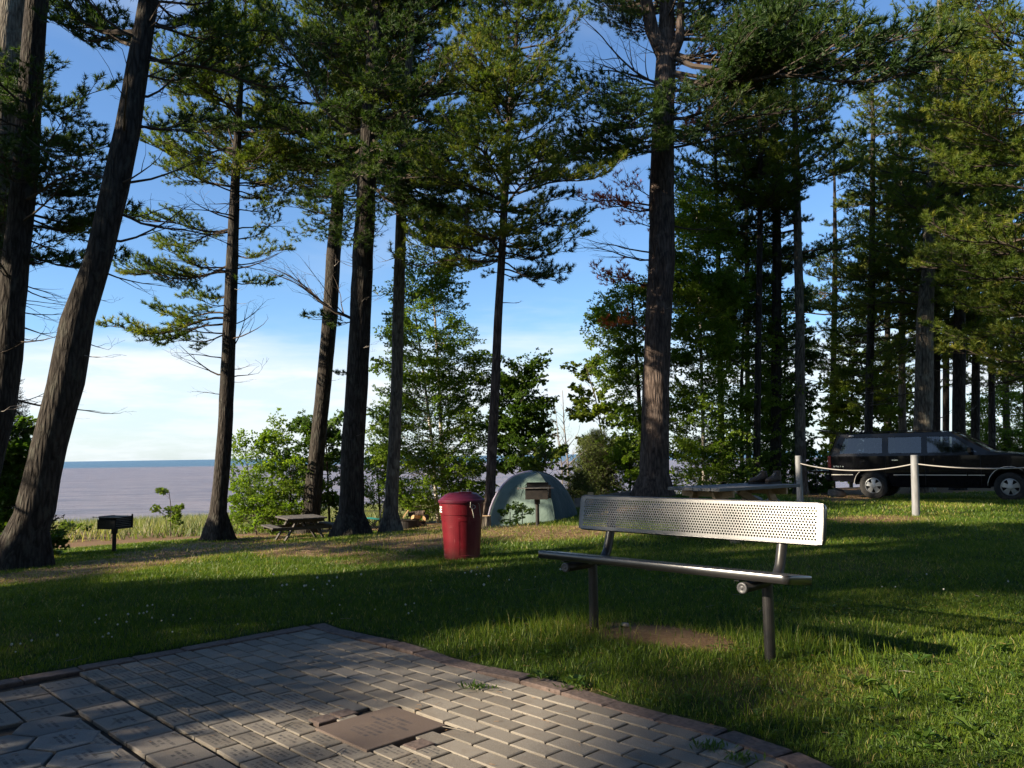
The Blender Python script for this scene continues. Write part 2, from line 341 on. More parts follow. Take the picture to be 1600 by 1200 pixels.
# ------------------------------------------------------------------ patio
def b_paver(nt, b, c1=(.15, .132, .115), c2=(.28, .25, .215), engr=None):
    oi = nt.nodes.new('ShaderNodeObjectInfo'); tc = nt.nodes.new('ShaderNodeTexCoord')
    off = nd(nt, 'VectorMath', operation='SCALE', i0=(7.1, 3.3, 5.7)); nt.links.new(oi.outputs['Random'], off.inputs['Scale'])
    off2 = nd(nt, 'VectorMath', operation='SCALE', i0=(37.0, 21.0, 11.0)); nt.links.new(oi.outputs['Random'], off2.inputs['Scale'])
    v = nd(nt, 'VectorMath', operation='ADD', i0=tc.outputs['Object'], i1=off2.outputs[0]).outputs[0]
    n = noise(nt, v, 260, 3, .8); n2 = noise(nt, v, 14, 4, .6)
    c = ramp(nt, n, [(.32, c1), (.62, c2), (.72, (.42, .40, .38))])
    k = nd(nt, 'MapRange', i0=oi.outputs['Random'], i3=.72, i4=1.12).outputs[0]; k2 = nd(nt, 'Math', operation='MULTIPLY', i0=k, i1=.97).outputs[0]
    c = mixc(nt, 1.0, c, nd(nt, 'CombineColor', i0=k, i1=k, i2=k2).outputs[0], 'MULTIPLY')
    c = mixc(nt, nd(nt, 'MapRange', i0=n2, i1=.5, i2=.75, i4=.4).outputs[0], c, (.16, .12, .09))
    h = n
    if engr:
        hw, hh, lines = engr    # engraved, illegible rows of small strokes
        sp = nd(nt, 'SeparateXYZ', i0=tc.outputs['Object'])
        row = nd(nt, 'Math', operation='MULTIPLY', i0=sp.outputs[1], i1=lines/(2*hh)).outputs[0]
        row = nd(nt, 'Math', operation='ADD', i0=row, i1=50.0 + (lines % 2)*.5).outputs[0]
        fr = nd(nt, 'Math', operation='FRACT', i0=row).outputs[0]; fl = nd(nt, 'Math', operation='FLOOR', i0=row).outputs[0]
        inrow = nd(nt, 'Math', operation='COMPARE', i0=fr, i1=.5, i2=.27).outputs[0]
        cx = nd(nt, 'CombineXYZ', i0=nd(nt, 'Math', operation='MULTIPLY', i0=sp.outputs[0], i1=190.0).outputs[0], i1=nd(nt, 'Math', operation='MULTIPLY', i0=fl, i1=7.3).outputs[0], i2=nd(nt, 'Math', operation='MULTIPLY', i0=oi.outputs['Random'], i1=91.0).outputs[0]).outputs[0]
        st = nd(nt, 'Math', operation='GREATER_THAN', i0=noise(nt, cx, 1.0, 1, .5), i1=.49).outputs[0]
        wr = nd(nt, 'CombineXYZ', i0=nd(nt, 'Math', operation='MULTIPLY', i0=fl, i1=3.1).outputs[0], i1=nd(nt, 'Math', operation='MULTIPLY', i0=oi.outputs['Random'], i1=57.0).outputs[0], i2=.5).outputs[0]
        wd = nd(nt, 'MapRange', i0=noise(nt, wr, 1.7, 0), i1=.3, i2=.7, i3=hw*.35, i4=hw*1.05).outputs[0]
        ax = nd(nt, 'Math', operation='ABSOLUTE', i0=sp.outputs[0]).outputs[0]
        inx = nd(nt, 'Math', operation='LESS_THAN', i0=ax, i1=wd).outputs[0]
        ay = nd(nt, 'Math', operation='LESS_THAN', i0=nd(nt, 'Math', operation='ABSOLUTE', i0=sp.outputs[1]).outputs[0], i1=hh).outputs[0]
        mm = nd(nt, 'Math', operation='MULTIPLY', i0=nd(nt, 'Math', operation='MULTIPLY', i0=inrow, i1=st).outputs[0], i1=nd(nt, 'Math', operation='MULTIPLY', i0=inx, i1=ay).outputs[0]).outputs[0]
        c = mixc(nt, nd(nt, 'Math', operation='MULTIPLY', i0=mm, i1=.8).outputs[0], c, (.035, .035, .04))
    setc(nt, b, c); bump(nt, b, h, .35, .004)
M['paver'] = mat('concrete_paver', rough=.85, spec=.3, build=b_paver)
M['paver_eng'] = mat('engraved_paver', rough=.85, spec=.3, build=lambda nt, b: b_paver(nt, b, engr=(.085, .034, 3)))
M['sq_eng'] = mat('engraved_square_paver', rough=.85, spec=.3, build=lambda nt, b: b_paver(nt, b, (.15, .135, .125), (.27, .24, .215), engr=(.08, .042, 3)))
M['hex_eng'] = mat('engraved_hexagon_paver', rough=.85, spec=.3, build=lambda nt, b: b_paver(nt, b, (.14, .14, .145), (.235, .235, .235), engr=(.085, .04, 3)))
M['plaque'] = mat('red_stone_plaque', rough=.75, spec=.35, build=lambda nt, b: b_paver(nt, b, (.115, .085, .072), (.155, .115, .096), engr=(.14, .13, 8)))
M['kerb'] = mat('red_brick_edging', rough=.9, build=b_noise((.065, .046, .040), (.155, .112, .096), 30, .6, .01))
M['joint'] = mat('joint_sand', rough=1, build=b_noise((.015, .012, .009), (.05, .04, .03), 60, .5, .01))
def slab(poly, th=.05, ins=.006, mb=None, z=0.0):
    """bevelled slab over polygon (list of (x,y)), top at z"""
    mb = mb or MB(); n = len(poly); c = np.mean(poly, 0)
    inn = [tuple(np.array(p)+(c-np.array(p))/max(np.hypot(*(c-np.array(p))), 1e-6)*ins*1.4) for p in poly]
    V = [(x, y, z-th) for x, y in poly] + [(x, y, z-ins*.6) for x, y in poly] + [(x, y, z) for x, y in inn]
    fs = [(i, (i+1) % n, n+(i+1) % n, n+i) for i in range(n)] + [(n+i, n+(i+1) % n, 2*n+(i+1) % n, 2*n+i) for i in range(n)] + [tuple(range(2*n, 3*n))]
    mb.add(V, fs); return mb
def build_patio():
    root = tag(link('patio', None), kind='structure')
    rot = math.atan2(U[1], U[0])
    root.location = (C0[0], C0[1], 0); root.rotation_euler = (0, 0, rot)       # local x = a, local y = -b
    # bed
    e = MB(); aa = np.linspace(-.0, 7, 60)
    V = [(a, -float(patio_edge(np.array(a)))-.02, -.018) for a in aa] + [(a, -7, -.022) for a in aa]
    e.add(V, [(i+60, i+61, i+1, i) for i in range(59)]); e.obj('joint_bed', M['joint'], root)
    # edging bricks
    k = 0; sz = .30
    def edge_piece(p, q, w_, off):
        nonlocal k
        p = np.array(p); q = np.array(q); d = q-p; L = np.hypot(*d); d /= L; nn = np.array([d[1], -d[0]])
        mb = slab([(0, 0), (L-.006, 0), (L-.006, w_), (0, w_)], .05, .008)
        o = mb.obj('edging_brick', M['kerb'], root); o.location = (p[0], p[1], off + .0065 + R.uniform(-.002, .002)); o.rotation_euler = (R.uniform(-.02, .02), R.uniform(-.01, .01), math.atan2(d[1], d[0])); k += 1
    a = .0
    while a < 6.6:
        b0, b1 = float(patio_edge(np.array(a))), float(patio_edge(np.array(a+sz)))
        edge_piece((a, -b0-.12), (a+sz, -b1-.12), .115, .0); a += sz
    b = .10
    while b < 6.6:
        edge_piece((.1, -b), (.1, -b-sz), -.12+.24-.0, .0) if False else edge_piece((-.02, -b-sz), (-.02, -b), -.115, .0); b += sz
    small = [slab([(-.1005, -.0495), (.1005, -.0495), (.1005, .0495), (-.1005, .0495)], .05, .005).mesh('paver', [m]) for m in (M['paver'], M['paver_eng'])]
    half = slab([(-.048, -.0495), (.048, -.0495), (.048, .0495), (-.048, .0495)], .05, .005).mesh('half_paver', [M['paver']])
    sq = slab([(-.103, -.102), (.103, -.102), (.103, .102), (-.103, .102)], .05, .005).mesh('square_paver', [M['sq_eng']])
    Rh = .143; hexm = slab([(Rh*math.sin(i*math.pi/3), Rh*math.cos(i*math.pi/3)) for i in range(6)][::-1], .05, .005).mesh('hexagon_paver', [M['hex_eng']])
    tri = slab([(-.112, .02), (0, -.05), (.112, .02)], .05, .005).mesh('triangle_paver', [M['sq_eng']])
    rest = {}
    items = []
    PL = (1.955, 2.362, .79, 1.22)
    for r in range(0, 14):
        b = .155 + r*.1095
        for c in range(0, 34):
            a = .20 + c*.211 + (.1055 if r % 2 else 0) - .02
            if c == 0 and r % 2: items.append((.152, b, 'half_paver', half, 0))
            if float(patio_edge(np.array(a)))+.085 > b: continue
            if PL[0] < a < PL[1] and PL[2] < b < PL[3]:
                continue
            eng = (b > 1.04+.1*math.sin(a*7)) or (a > 1.4 and b > .98 and R.random() < .8)
            items.append((a, b, 'paver', small[1] if eng else small[0], 0))
    for r in range(0, 30):
        for c in range(4):
            b = 1.755 + c*.216; a = .20 + .115 + r*.216 + (.0 if c % 2 == 0 else .02)
            if c >= 1 and a > .80: continue
            items.append((a, b, 'square_paver', sq, 0))
    for r in range(0, 12):
        for c in range(24):
            b = 2.025 + r*.2265; a = 1.0 + c*.2615 + (.13 if r % 2 else 0)
            if r >= 1 and a < .85: continue
            items.append((a, b, 'hexagon_paver', hexm, 0))
            if r == 0: items.append((a+.131, 1.915, 'triangle_paver', tri, 0))
    for c in range(1, 8):
        for r in range(4): items.append((.315 + r*.216, 1.755+(c+3)*.216, 'square_paver', sq, 0))
    L2W = lambda a, b: C0 + a*U + b*Vv
    vis, out = [], []
    for it in items:
        p = L2W(it[0], it[1]); q = proj([[p[0], p[1], 0]])[0]
        (vis if q[2] > .3 and -40 < q[0] < 1640 and 900 < q[1] < 1245 else out).append((math.hypot(*p), it))
    vis.sort(key=lambda t: t[0]); out += vis[300:]; 
    for _, (a, b, nm, me, _r) in vis[:300]:
        o = link(nm, me, root); o.location = (a, -b, R.uniform(-.0025, .001)); o.rotation_euler = (R.gauss(0, .0045), R.gauss(0, .0045), R.gauss(0, .006))
    st = MB()
    for _, (a, b, nm, me, _r) in out:
        st.add([(v.co.x+a, v.co.y-b, v.co.z) for v in me.vertices], [tuple(p.vertices) for p in me.polygons])
    st.obj('outer_pavers', M['paver'], root, kind='stuff')
    pq = slab([(-.2, -.213), (.2, -.213), (.2, .213), (-.2, .213)], .05, .004).obj('plaque', M['plaque'], root, label='flat red stone plaque with rows of worn engraved writing, set among the pavers')
    pq.location = ((PL[0]+PL[1])/2, -(PL[2]+PL[3])/2, .007)
    for (a, b) in ((1.87, 1.01), (2.45, 1.02), (1.87, 1.12)):
        o = slab([(-.045, -.051), (.045, -.051), (.045, .051), (-.045, .051)], .05, .005).obj('brick', M['kerb'], root, label='small dark red infill brick beside the plaque'); o.location = (a, -b, .006)
build_patio()

# ------------------------------------------------------------------ grass (one continuous lawn)
def blades(name, x, y, h, wdt, lean, v, seg, material, zoff=0.0):
    n = len(x); z = ground(x, y)+zoff; az = rng.random(n)*6.283; la = rng.random(n)*6.283
    dx, dy = np.cos(az)*wdt/2, np.sin(az)*wdt/2; lx, ly = np.cos(la)*lean*h, np.sin(la)*lean*h
    P = lambda s, t: np.stack([x+s*dx*(1-t)+lx*t*t, y+s*dy*(1-t)+ly*t*t, z+h*t*(1-.35*lean*t)], 1)
    if seg == 1:
        V = np.stack([P(-1, 0), P(1, 0), P(0, 1.0)], 1).reshape(-1, 3); i = np.arange(n)[:, None]*3; idx = (i+np.array([0, 1, 2])).ravel(); sz = np.full(n, 3); k = 3
    else:
        V = np.stack([P(-1, 0), P(1, 0), P(-1.0, .55), P(1.0, .55), P(0, 1.0)], 1).reshape(-1, 3); i = np.arange(n)[:, None]*5
        idx = np.concatenate([i+np.array([0, 1, 3, 2]), i+np.array([2, 3, 4])], 1).ravel(); sz = np.tile([4, 3], n); k = 5
    return V, idx, sz, np.repeat(v, k)
def join(parts):
    V, I, S, A = [], [], [], []; o = 0
    for v, i, s, a in parts: V.append(v); I.append(i+o); S.append(s); A.append(a); o += len(v)
    return np.concatenate(V), np.concatenate(I), np.concatenate(S), np.concatenate(A)
def lawn_grass():
    parts = []
    for (y0, y1, dens, hh, ww, seg) in ((2.2, 4.6, 7500, .033, .0038, 2), (4.6, 7.0, 5200, .037, .0045, 2), (7.0, 10.5, 2600, .043, .007, 1), (10.5, 15, 950, .050, .011, 1), (15, 26.5, 300, .065, .021, 1)):
        xa, xb = -.68*y1-1.0, .68*y1+1.2; n = int((xb-xa)*(y1-y0)*dens); x = rng.uniform(xa, xb, n); y = rng.uniform(y0, y1, n)
        k = np.abs(x) < .66*y+1.2; x, y = x[k], y[k]
        k = ~in_patio(x, y, .02); x, y = x[k], y[k]
        z = ground(x, y); d = dirt_mask(x, y, z); keep = rng.random(len(x)) > np.clip((d-.22)*1.5, 0, .97); x, y, d = x[keep], y[keep], d[keep]
        cl = fnoise(x, y, 3.1); cl2 = fnoise(x+31, y, .7)
        h = hh*(.45+.75*rng.random(len(x)))*(.7+.9*cl)
        a, b = patio_ab(x, y)
        v = np.clip(.10+.55*cl2+.30*(cl-.4)+.22*rng.normal(size=len(x))*.6+.35*d, 0, .92)
        dry = rng.random(len(x)) < (.035+.5*np.clip(d, 0, 1)*.6); v[dry] = 1.0
        parts.append(blades('g', x, y, h, ww*(.7+.6*rng.random(len(x))), .25+.7*rng.random(len(x)), v, seg, None))
    # taller clumps (round the bench posts, by the right foot, patio edge)
    cl = []
    for (px, py, s, n, hh) in ((905, 978, .16, 260, .15), (885, 985, .3, 300, .13), (1188, 1014, .12, 160, .14), (1255, 1010, .22, 260, .20), (1300, 1015, .2, 160, .16), (840, 990, .4, 360, .11), (1330, 1050, .25, 160, .12),
                               (1180, 905, .3, 120, .15), (750, 1005, .25, 140, .10), (1430, 1010, .4, 200, .11), (350, 885, .6, 120, .16), (385, 862, .6, 160, .18), (640, 834, .5, 120, .22), (900, 1062, .18, 160, .08), (1120, 1120, .3, 260, .09), (700, 1020, .3, 160, .08)):
        p = on_plane(px, py); x = p.x+rng.normal(size=n)*s; y = p.y+rng.normal(size=n)*s; k = ~in_patio(x, y, 0); x, y = x[k], y[k]
        cl.append(blades('g', x, y, hh*(.4+.8*rng.random(len(x))), .005+0*x, .15+.5*rng.random(len(x)), np.clip(.5+.25*rng.normal(size=len(x)), 0, .95), 2, None))
    for i in range(260):        # ragged fringe over the kerb
        pass
    V, I, S, A = join(parts+cl)
    tag(link('grass', np_mesh('grass', V, I, S, [M['grass']], {'v': A})), kind='stuff')
    # fallen pine needles and straw
    n = 26000; q = []
    xs = rng.uniform(-13, 12, n*4); ys = rng.uniform(3.5, 27, n*4); d = dirt_mask(xs, ys, ground(xs, ys)); k = (d > .4) & ~in_patio(xs, ys, 0); xs, ys = xs[k][:n], ys[k][:n]
    z = ground(xs, ys)+.004+.01*rng.random(len(xs)); a = rng.random(len(xs))*6.28; L = .04+.05*rng.random(len(xs)); L *= np.where(ys > 10, 1.5, 1); wv = np.where(ys > 8, .009, .002)
    V = np.stack([np.stack([xs-np.cos(a)*L, ys-np.sin(a)*L, z], 1), np.stack([xs+np.cos(a)*L, ys+np.sin(a)*L, z+.01], 1), np.stack([xs+np.sin(a)*wv, ys-np.cos(a)*wv, z+.006], 1)], 1).reshape(-1, 3)
    mm = leaf_mat('fallen_straw', [(0, (.16, .085, .04)), (1, (.42, .30, .17))], .1, .8, 0.0)
    tag(link('pine_straw', np_mesh('straw', V, np.arange(len(V)), np.full(len(xs), 3), [mm], {'v': np.repeat(rng.random(len(xs)), 3)})), kind='stuff')
lawn_grass()
def broad_weeds():
    mb = MB()
    def rosette(p, s, n, up=.5):
        for i in range(n):
            a = R.uniform(0, 6.28); u = Vector((math.cos(a), math.sin(a), up*R.uniform(.3, 1.3))).normalized(); side = Vector((-u.y, u.x, 0)).normalized(); L = s*R.uniform(.6, 1.2); w_ = L*R.uniform(.14, .24)
            b = p + Vector((R.gauss(0, s*.15), R.gauss(0, s*.15), 0)); m = b+u*L*.55+Vector((0, 0, L*.08)); t = b+u*L-Vector((0, 0, L*.15))
            mb.add([b, m+side*w_, t, m-side*w_], [(0, 1, 2, 3)], 0, R.random())
    for i in range(2600):
        y = R.uniform(2.6, 6.5); x = R.uniform(-.3*y, .68*y+.4)
        if in_patio(np.array(x), np.array(y), .03) or vnoise(x, y, 1.1) < .42: continue
        if 1.3 < x < 4 or R.random() < .35: rosette(Vector((x, y, gz(x, y)+.015)), R.uniform(.02, .05), R.randint(3, 5))
    for px, py in ((1390, 1090), (1405, 1100), (1500, 1095), (1480, 1105), (1340, 1075), (1430, 1040), (1520, 1150), (1560, 1020), (855, 1030), (900, 1075), (845, 1066), (1440, 1165)):
        p = on_plane(px, py); rosette(Vector((p.x, p.y, gz(p.x, p.y)+.02)), .085, 8, .7)
    mb.obj('lawn_weeds', M['weed'], attr=True, kind='stuff')
    # weeds growing in the joints
    for (px, py, lab, s) in ((745, 1076, 'small green weed growing between sunlit pavers left of the bench', .045), (1112, 1170, 'grassy tuft in the paver joint nearest the right kerb', .04), (1160, 1188, 'low grass tuft between pavers at the lower right kerb', .04), (905, 1076, 'leafy weed at the patio kerb beside bare red soil', .05)):
        p = on_plane(px, py); t = thing('joint_weed', (p.x, p.y, 0), 0, lab, 'weed'); mb = MB()
        for i in range(60):
            q = Vector((R.gauss(0, s), R.gauss(0, s*.6), 0)); a = R.uniform(0, 6.28); u = Vector((math.cos(a), math.sin(a), R.uniform(.3, 1.6))).normalized(); L = R.uniform(.02, .05); sd = Vector((-u.y, u.x, 0)).normalized()*L*.13
            mb.add([q, q+u*L*.5+sd, q+u*L, q+u*L*.5-sd], [(0, 1, 2, 3)], 0, R.random())
        mb.obj('leaves', M['weed'], t, attr=True)
    # white clover heads
    mb = MB()
    for (cx, cy_, sx, sy, n) in ((210, 985, 60, 20, 22), (480, 925, 60, 14, 12), (570, 948, 80, 25, 12), (620, 968, 22, 4, 4), (740, 905, 20, 5, 7), (350, 1005, 100, 12, 8), (870, 915, 120, 8, 6), (1480, 925, 60, 10, 5), (60, 1020, 60, 10, 6)):
        for i in range(n):
            p = on_plane(R.gauss(cx, sx), R.gauss(cy_, sy))
            if in_patio(np.array(p.x), np.array(p.y), .03): continue
            h = R.uniform(.05, .085); z = gz(p.x, p.y); r = R.uniform(.005, .009)*(1 if p.y < 7 else 1.3)
            mb.tube([(p.x, p.y, z), (p.x, p.y, z+h)], .001, 3, 1); 
            mb.lathe([(r*.3, 0), (r, r*.7), (r*.9, r*1.4), (.001, r*2)], 6, 0, (p.x, p.y, z+h))
    mb.obj('clover_flowers', [M['petal'], M['weed']], attr=True, kind='stuff')
broad_weeds()
def litter():
    mb = MB()      # fallen twigs, needles and cones on lawn edge and paving
    for i in range(520):
        y = R.uniform(2.9, 7.5); x = R.uniform(-.66*y, .66*y); on = bool(in_patio(np.array(x), np.array(y), -.1)); z = .004 if on else gz(x, y)+.02
        if not on and R.random() < .5: continue
        a = R.uniform(0, 6.28); L = R.uniform(.015, .05) if R.random() < .9 else R.uniform(.06, .14); d = Vector((math.cos(a), math.sin(a), 0))*L; n = Vector((-d.y, d.x, 0))*R.uniform(-.3, .3); r_ = .0009 if L < .055 else .002
        mb.tube([Vector((x, y, z)), Vector((x, y, z+.002))+d*.5+n, Vector((x, y, z))+d], r_, 3, 0 if L > .055 else 1)
    mb.obj('twig_litter', [M['deadwood'], mat('dry_needle', (.26, .15, .07), .8)], kind='stuff')
    for k, (px, py, lab) in ((1, (977, 979, 'small pale stone on bare soil beneath the bench')),):
        p = on_plane(px, py); z = gz(p.x, p.y); t = thing('pine_cone' if k != 1 else 'pebble', (p.x, p.y, z+.01), R.uniform(0, 3), lab, 'pine cone' if k != 1 else 'stone'); mb = MB()
        if k == 1: mb.lathe([(.001, -.012), (.026, -.008), (.034, .002), (.022, .014), (.001, .017)], 9, 0, (0, 0, 0), lambda a, z: 1+.2*math.sin(a*2+1)); mb.obj('surface', mat('pale_pebble', (.30, .25, .21), .8), t, smooth=True)
        else:
            for i in range(60):
                u = i/60; a = i*2.4; r_ = .014*math.sin(math.pi*(.15+.8*u)); c = Vector((-.03+.06*u, r_*math.cos(a), .006+r_*math.sin(a))); o = Vector((.35, math.cos(a), math.sin(a))).normalized(); sd = o.cross(Vector((1, 0, 0))).normalized()*.005; mb.add([c-sd, c+sd, c+o*.010+sd*.6, c+o*.010-sd*.6], [(0, 1, 2, 3)])
            mb.obj('scales', M['dirtbrown'] if 'dirtbrown' in M else mat('cone_brown', (.13, .075, .04), .8), t)
litter()
def beach_grass():
    n = 95000; x = rng.uniform(-48, 8, n); y = rng.uniform(29, 92, n)
    k = (y < shore(x)-1+rng.normal(size=n)*1.2) & (y > 29.3+np.clip((x+4)*.28, -2.5, 9)) & (rng.random(n) < .35+.9*fnoise(x, y, .35)); x, y = x[k], y[k]
    h = .35+.45*rng.random(len(x))
    V, I, S, A = blades('b', x, y, h, .03+y*.0006, .2+.5*rng.random(len(x)), np.clip(.15+.8*fnoise(x, y, .25)+.2*rng.normal(size=len(x)), 0, 1), 1, None)
    tag(link('beach_grass', np_mesh('beach_grass', V, I, S, [M['dune']], {'v': A})), kind='stuff')
beach_grass()

# ------------------------------------------------------------------ foliage library
def frame(d, up=Vector((0, 0, 1))):
    x = d.normalized(); y = up.cross(x)
    if y.length < 1e-4: y = Vector((0, 1, 0))
    y.normalize(); return x, y, x.cross(y)
def tuft(mb, p, d, n, nl, nw, r, spread=1.0, m=1):
    x, y, z = frame(d); val = r.random()
    for i in range(n):
        a = r.uniform(0, 6.283); t = r.uniform(.15, 1.25)*spread; s = math.sin(t); c = math.cos(t)
        q = (x*c + (y*math.cos(a)+z*math.sin(a))*s).normalized(); L = nl*r.uniform(.7, 1.15)
        b = p + x*r.uniform(-.5, .15)*nl; sd = q.cross(Vector((r.gauss(0, 1), r.gauss(0, 1), r.gauss(0, 1)))).normalized()*nw*.5
        mb.add([b-sd, b+sd, b+q*L], [(0, 1, 2)], m, min(1, max(0, val*.75+.25*r.random())))
def pine_bough(name, L, seed, mats, nn=24, nl=.13, nw=.018, droop=.0, step=.17, sparse=0.0):
    r = random.Random(seed); mb = MB()
    side = r.uniform(-.12, .12)
    def stem(t): return Vector((t*L, side*L*t*t, L*(droop*-t + .16*t*t*t + .03*math.sin(t*9+seed))))
    pts = [stem(i/8) for i in range(9)]; r0 = .010+.009*L
    mb.tube(pts, [r0*(1-.88*i/8) for i in range(9)], 5, 0, False)
    t = .20 if L > 1.2 else .1; k = 0
    while t < 1.0:
        p = stem(t); dn = (stem(min(t+.03, 1.03))-p).normalized(); sgn = 1 if k % 2 else -1; k += 1
        sl = (.16 + .42*L*(1-t)**.75*min(1, .45+1.3*t))*r.uniform(.7, 1.2)
        if r.random() < .12: sl *= .4
        x, y, z = frame(dn); ang = r.uniform(.65, 1.05); d2 = x*math.cos(ang)+y*sgn*math.sin(ang)+z*r.uniform(-.12, .32); d2.normalize()
        n2 = max(2, int(sl/.28)+2); q = [p]; dd = d2.copy()
        for i in range(n2-1):
            dd = (dd + Vector((0, 0, .07)) + x*.10 + Vector((r.gauss(0, .07), r.gauss(0, .07), r.gauss(0, .05)))).normalized(); q.append(q[-1]+dd*sl/(n2-1))
        mb.tube(q, [max(.003, r0*.42*(1-.8*i/(n2-1))) for i in range(n2)], 3, 0, False)
        def along(u):
            f = u*(n2-1); i = min(int(f), n2-2); return q[i].lerp(q[i+1], f-i), (q[i+1]-q[i]).normalized()
        m = max(1, int(sl/(step*.62)))
        for j in range(m):
            u = (j+.8)/m; 
            if u < .22 and sl > .5: continue
            if r.random() < sparse: continue
            a, da = along(min(u, .999)); s2 = 1 if j % 2 else -1; xx, yy, zz = frame(da); an = r.uniform(.4, .95)
            d3 = (xx*math.cos(an)+yy*s2*math.sin(an)+zz*r.uniform(.0, .55)).normalized(); l3 = r.uniform(.10, .26)*min(1, .6+sl)
            e = a+d3*l3; mb.tube([a, e], [.004, .0025], 3, 0, False)
            tuft(mb, e, d3+Vector((0, 0, .25)), nn, nl, nw, r)
            if l3 > .17: tuft(mb, a.lerp(e, .45), d3+Vector((0, 0, .5)), nn//2, nl*.9, nw, r)
        a, da = along(.999); tuft(mb, a, da+Vector((0, 0, .2)), nn, nl, nw, r)
        t += step/L*r.uniform(.6, 1.2)*(.55+.5*t)
    tuft(mb, stem(1), Vector((1, 0, .4)), nn, nl, nw, r)
    return mb.mesh(name, mats, attr=True)
def bare_branch(name, L, seed, m):
    r = random.Random(seed); mb = MB()
    def grow(p, d, l, rad, lev):
        n = max(3, int(l/.22)); q = [p]; dd = d.normalized()
        for i in range(n):
            dd = (dd+Vector((r.gauss(0, .12), r.gauss(0, .12), r.gauss(0.02, .11)))).normalized(); q.append(q[-1]+dd*l/n)
            if lev < 3 and i > 0 and r.random() < (.75 if lev == 0 else .5):
                x, y, z = frame(dd); a = r.uniform(.5, 1.1)*r.choice((-1, 1)); grow(q[-1], x*math.cos(a)+y*math.sin(a)+z*r.uniform(-.25, .3), l*(1-i/n)*r.uniform(.35, .7)+.1, rad*(1-.7*i/n)*.55, lev+1)
        mb.tube(q, [max(.0025, rad*(1-.85*i/n)) for i in range(n+1)], 5 if lev == 0 else 3, 0, False)
    grow(Vector(), Vector((1, 0, .0)), L, .012+.008*L, 0)
    return mb.mesh(name, [m])
def leaf_spray(name, L, seed, mats, ls=.055, step=.05, droop=.1):
    r = random.Random(seed); mb = MB()
    def leaf(p, d):
        s = ls*r.uniform(.6, 1.25); d = (d + Vector((r.gauss(0, .5), r.gauss(0, .5), r.gauss(-.25, .4)))).normalized(); sd = d.cross(Vector((r.gauss(0, .4), r.gauss(0, .4), 1))).normalized()*s*.38
        nn = d.cross(sd).normalized()*s*.10; v = r.random()
        mb.add([p, p+d*s*.45+sd+nn, p+d*s, p+d*s*.45-sd+nn], [(0, 1, 2), (0, 2, 3)], 1, v)
    def grow(p, d, l, rad, lev):
        n = max(2, int(l/.12)); q = [p]; dd = d.normalized()
        for i in range(n):
            dd = (dd+Vector((r.gauss(0, .12), r.gauss(0, .12), r.gauss(-.02*droop*10, .09)))).normalized(); q.append(q[-1]+dd*l/n)
            if lev < 2:
                for s_ in (1, -1):
                    if r.random() < (.8 if lev == 0 else .35):
                        x, y, z = frame(dd); a = r.uniform(.5, 1.1)*s_; grow(q[-1], x*math.cos(a)+y*math.sin(a)+z*r.uniform(-.4, .5), l*(.28+.35*(1-i/n))*r.uniform(.5, 1), rad*.5, lev+1)
            if lev > 0 or i > n*.4:
                for _ in range(7 if lev else 4): leaf(q[-1]+Vector((r.gauss(0, .012), r.gauss(0, .012), r.gauss(0, .012))), dd)
        mb.tube(q, [max(.0015, rad*(1-.8*i/n)) for i in range(n+1)], 3, 0, False)
    grow(Vector(), Vector((1, 0, .05)), L, .005+.004*L, 0)
    return mb.mesh(name, mats, attr=True)
TW = M['twig']
LIB = {'pine': {}, 'dark': {}, 'red': {}}
for L_, seeds in ((4.2, (1, 2, 3)), (2.9, (4, 5, 6)), (1.8, (7, 8)), (.9, (9, 10))):
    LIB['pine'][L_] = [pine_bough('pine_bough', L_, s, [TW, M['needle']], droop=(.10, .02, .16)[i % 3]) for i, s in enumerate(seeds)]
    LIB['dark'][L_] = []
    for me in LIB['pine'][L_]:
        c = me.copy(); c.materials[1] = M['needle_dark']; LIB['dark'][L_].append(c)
for L_, s in ((2.9, 21), (1.8, 22), (.9, 23)): LIB['red'][L_] = [pine_bough('dead_red_bough', L_, s, [TW, M['needle_red']], nn=18, step=.18, droop=.08, sparse=.1)]
LIB['bare'] = {3.0: [bare_branch('bare', 3.0, s, TW) for s in (31, 32, 33)], 1.5: [bare_branch('bare', 1.5, s, TW) for s in (34, 35, 36)], .6: [bare_branch('bare', .6, s, M['deadwood']) for s in (37, 38)]}
LIB['spruce'] = {1.1: [pine_bough('spruce', 1.1, s, [TW, M['spruce']], nn=12, nl=.05, nw=.012, step=.09) for s in (41, 42)], .6: [pine_bough('spruce', .6, s, [TW, M['spruce']], nn=12, nl=.05, nw=.012, step=.07) for s in (43, 44)]}
LIB['hemlock'] = {1.8: [pine_bough('hemlock', 1.8, s, [TW, M['hemlock']], nn=12, nl=.06, nw=.013, step=.10, droop=.3) for s in (45, 46)], .9: [pine_bough('hemlock', .9, s, [TW, M['hemlock']], nn=12, nl=.05, nw=.012, step=.08, droop=.3) for s in (47,)]}
for nm, mt, ls in (('birch', 'leaf_birch', .063), ('leafd', 'leaf_dark', .09), ('bright', 'leaf_bright', .10)):
    LIB[nm] = {1.2: [leaf_spray(nm, 1.2, s, [TW, M[mt]], ls) for s in (51, 52, 53)], .6: [leaf_spray(nm, .6, s, [TW, M[mt]], ls) for s in (54, 55)]}
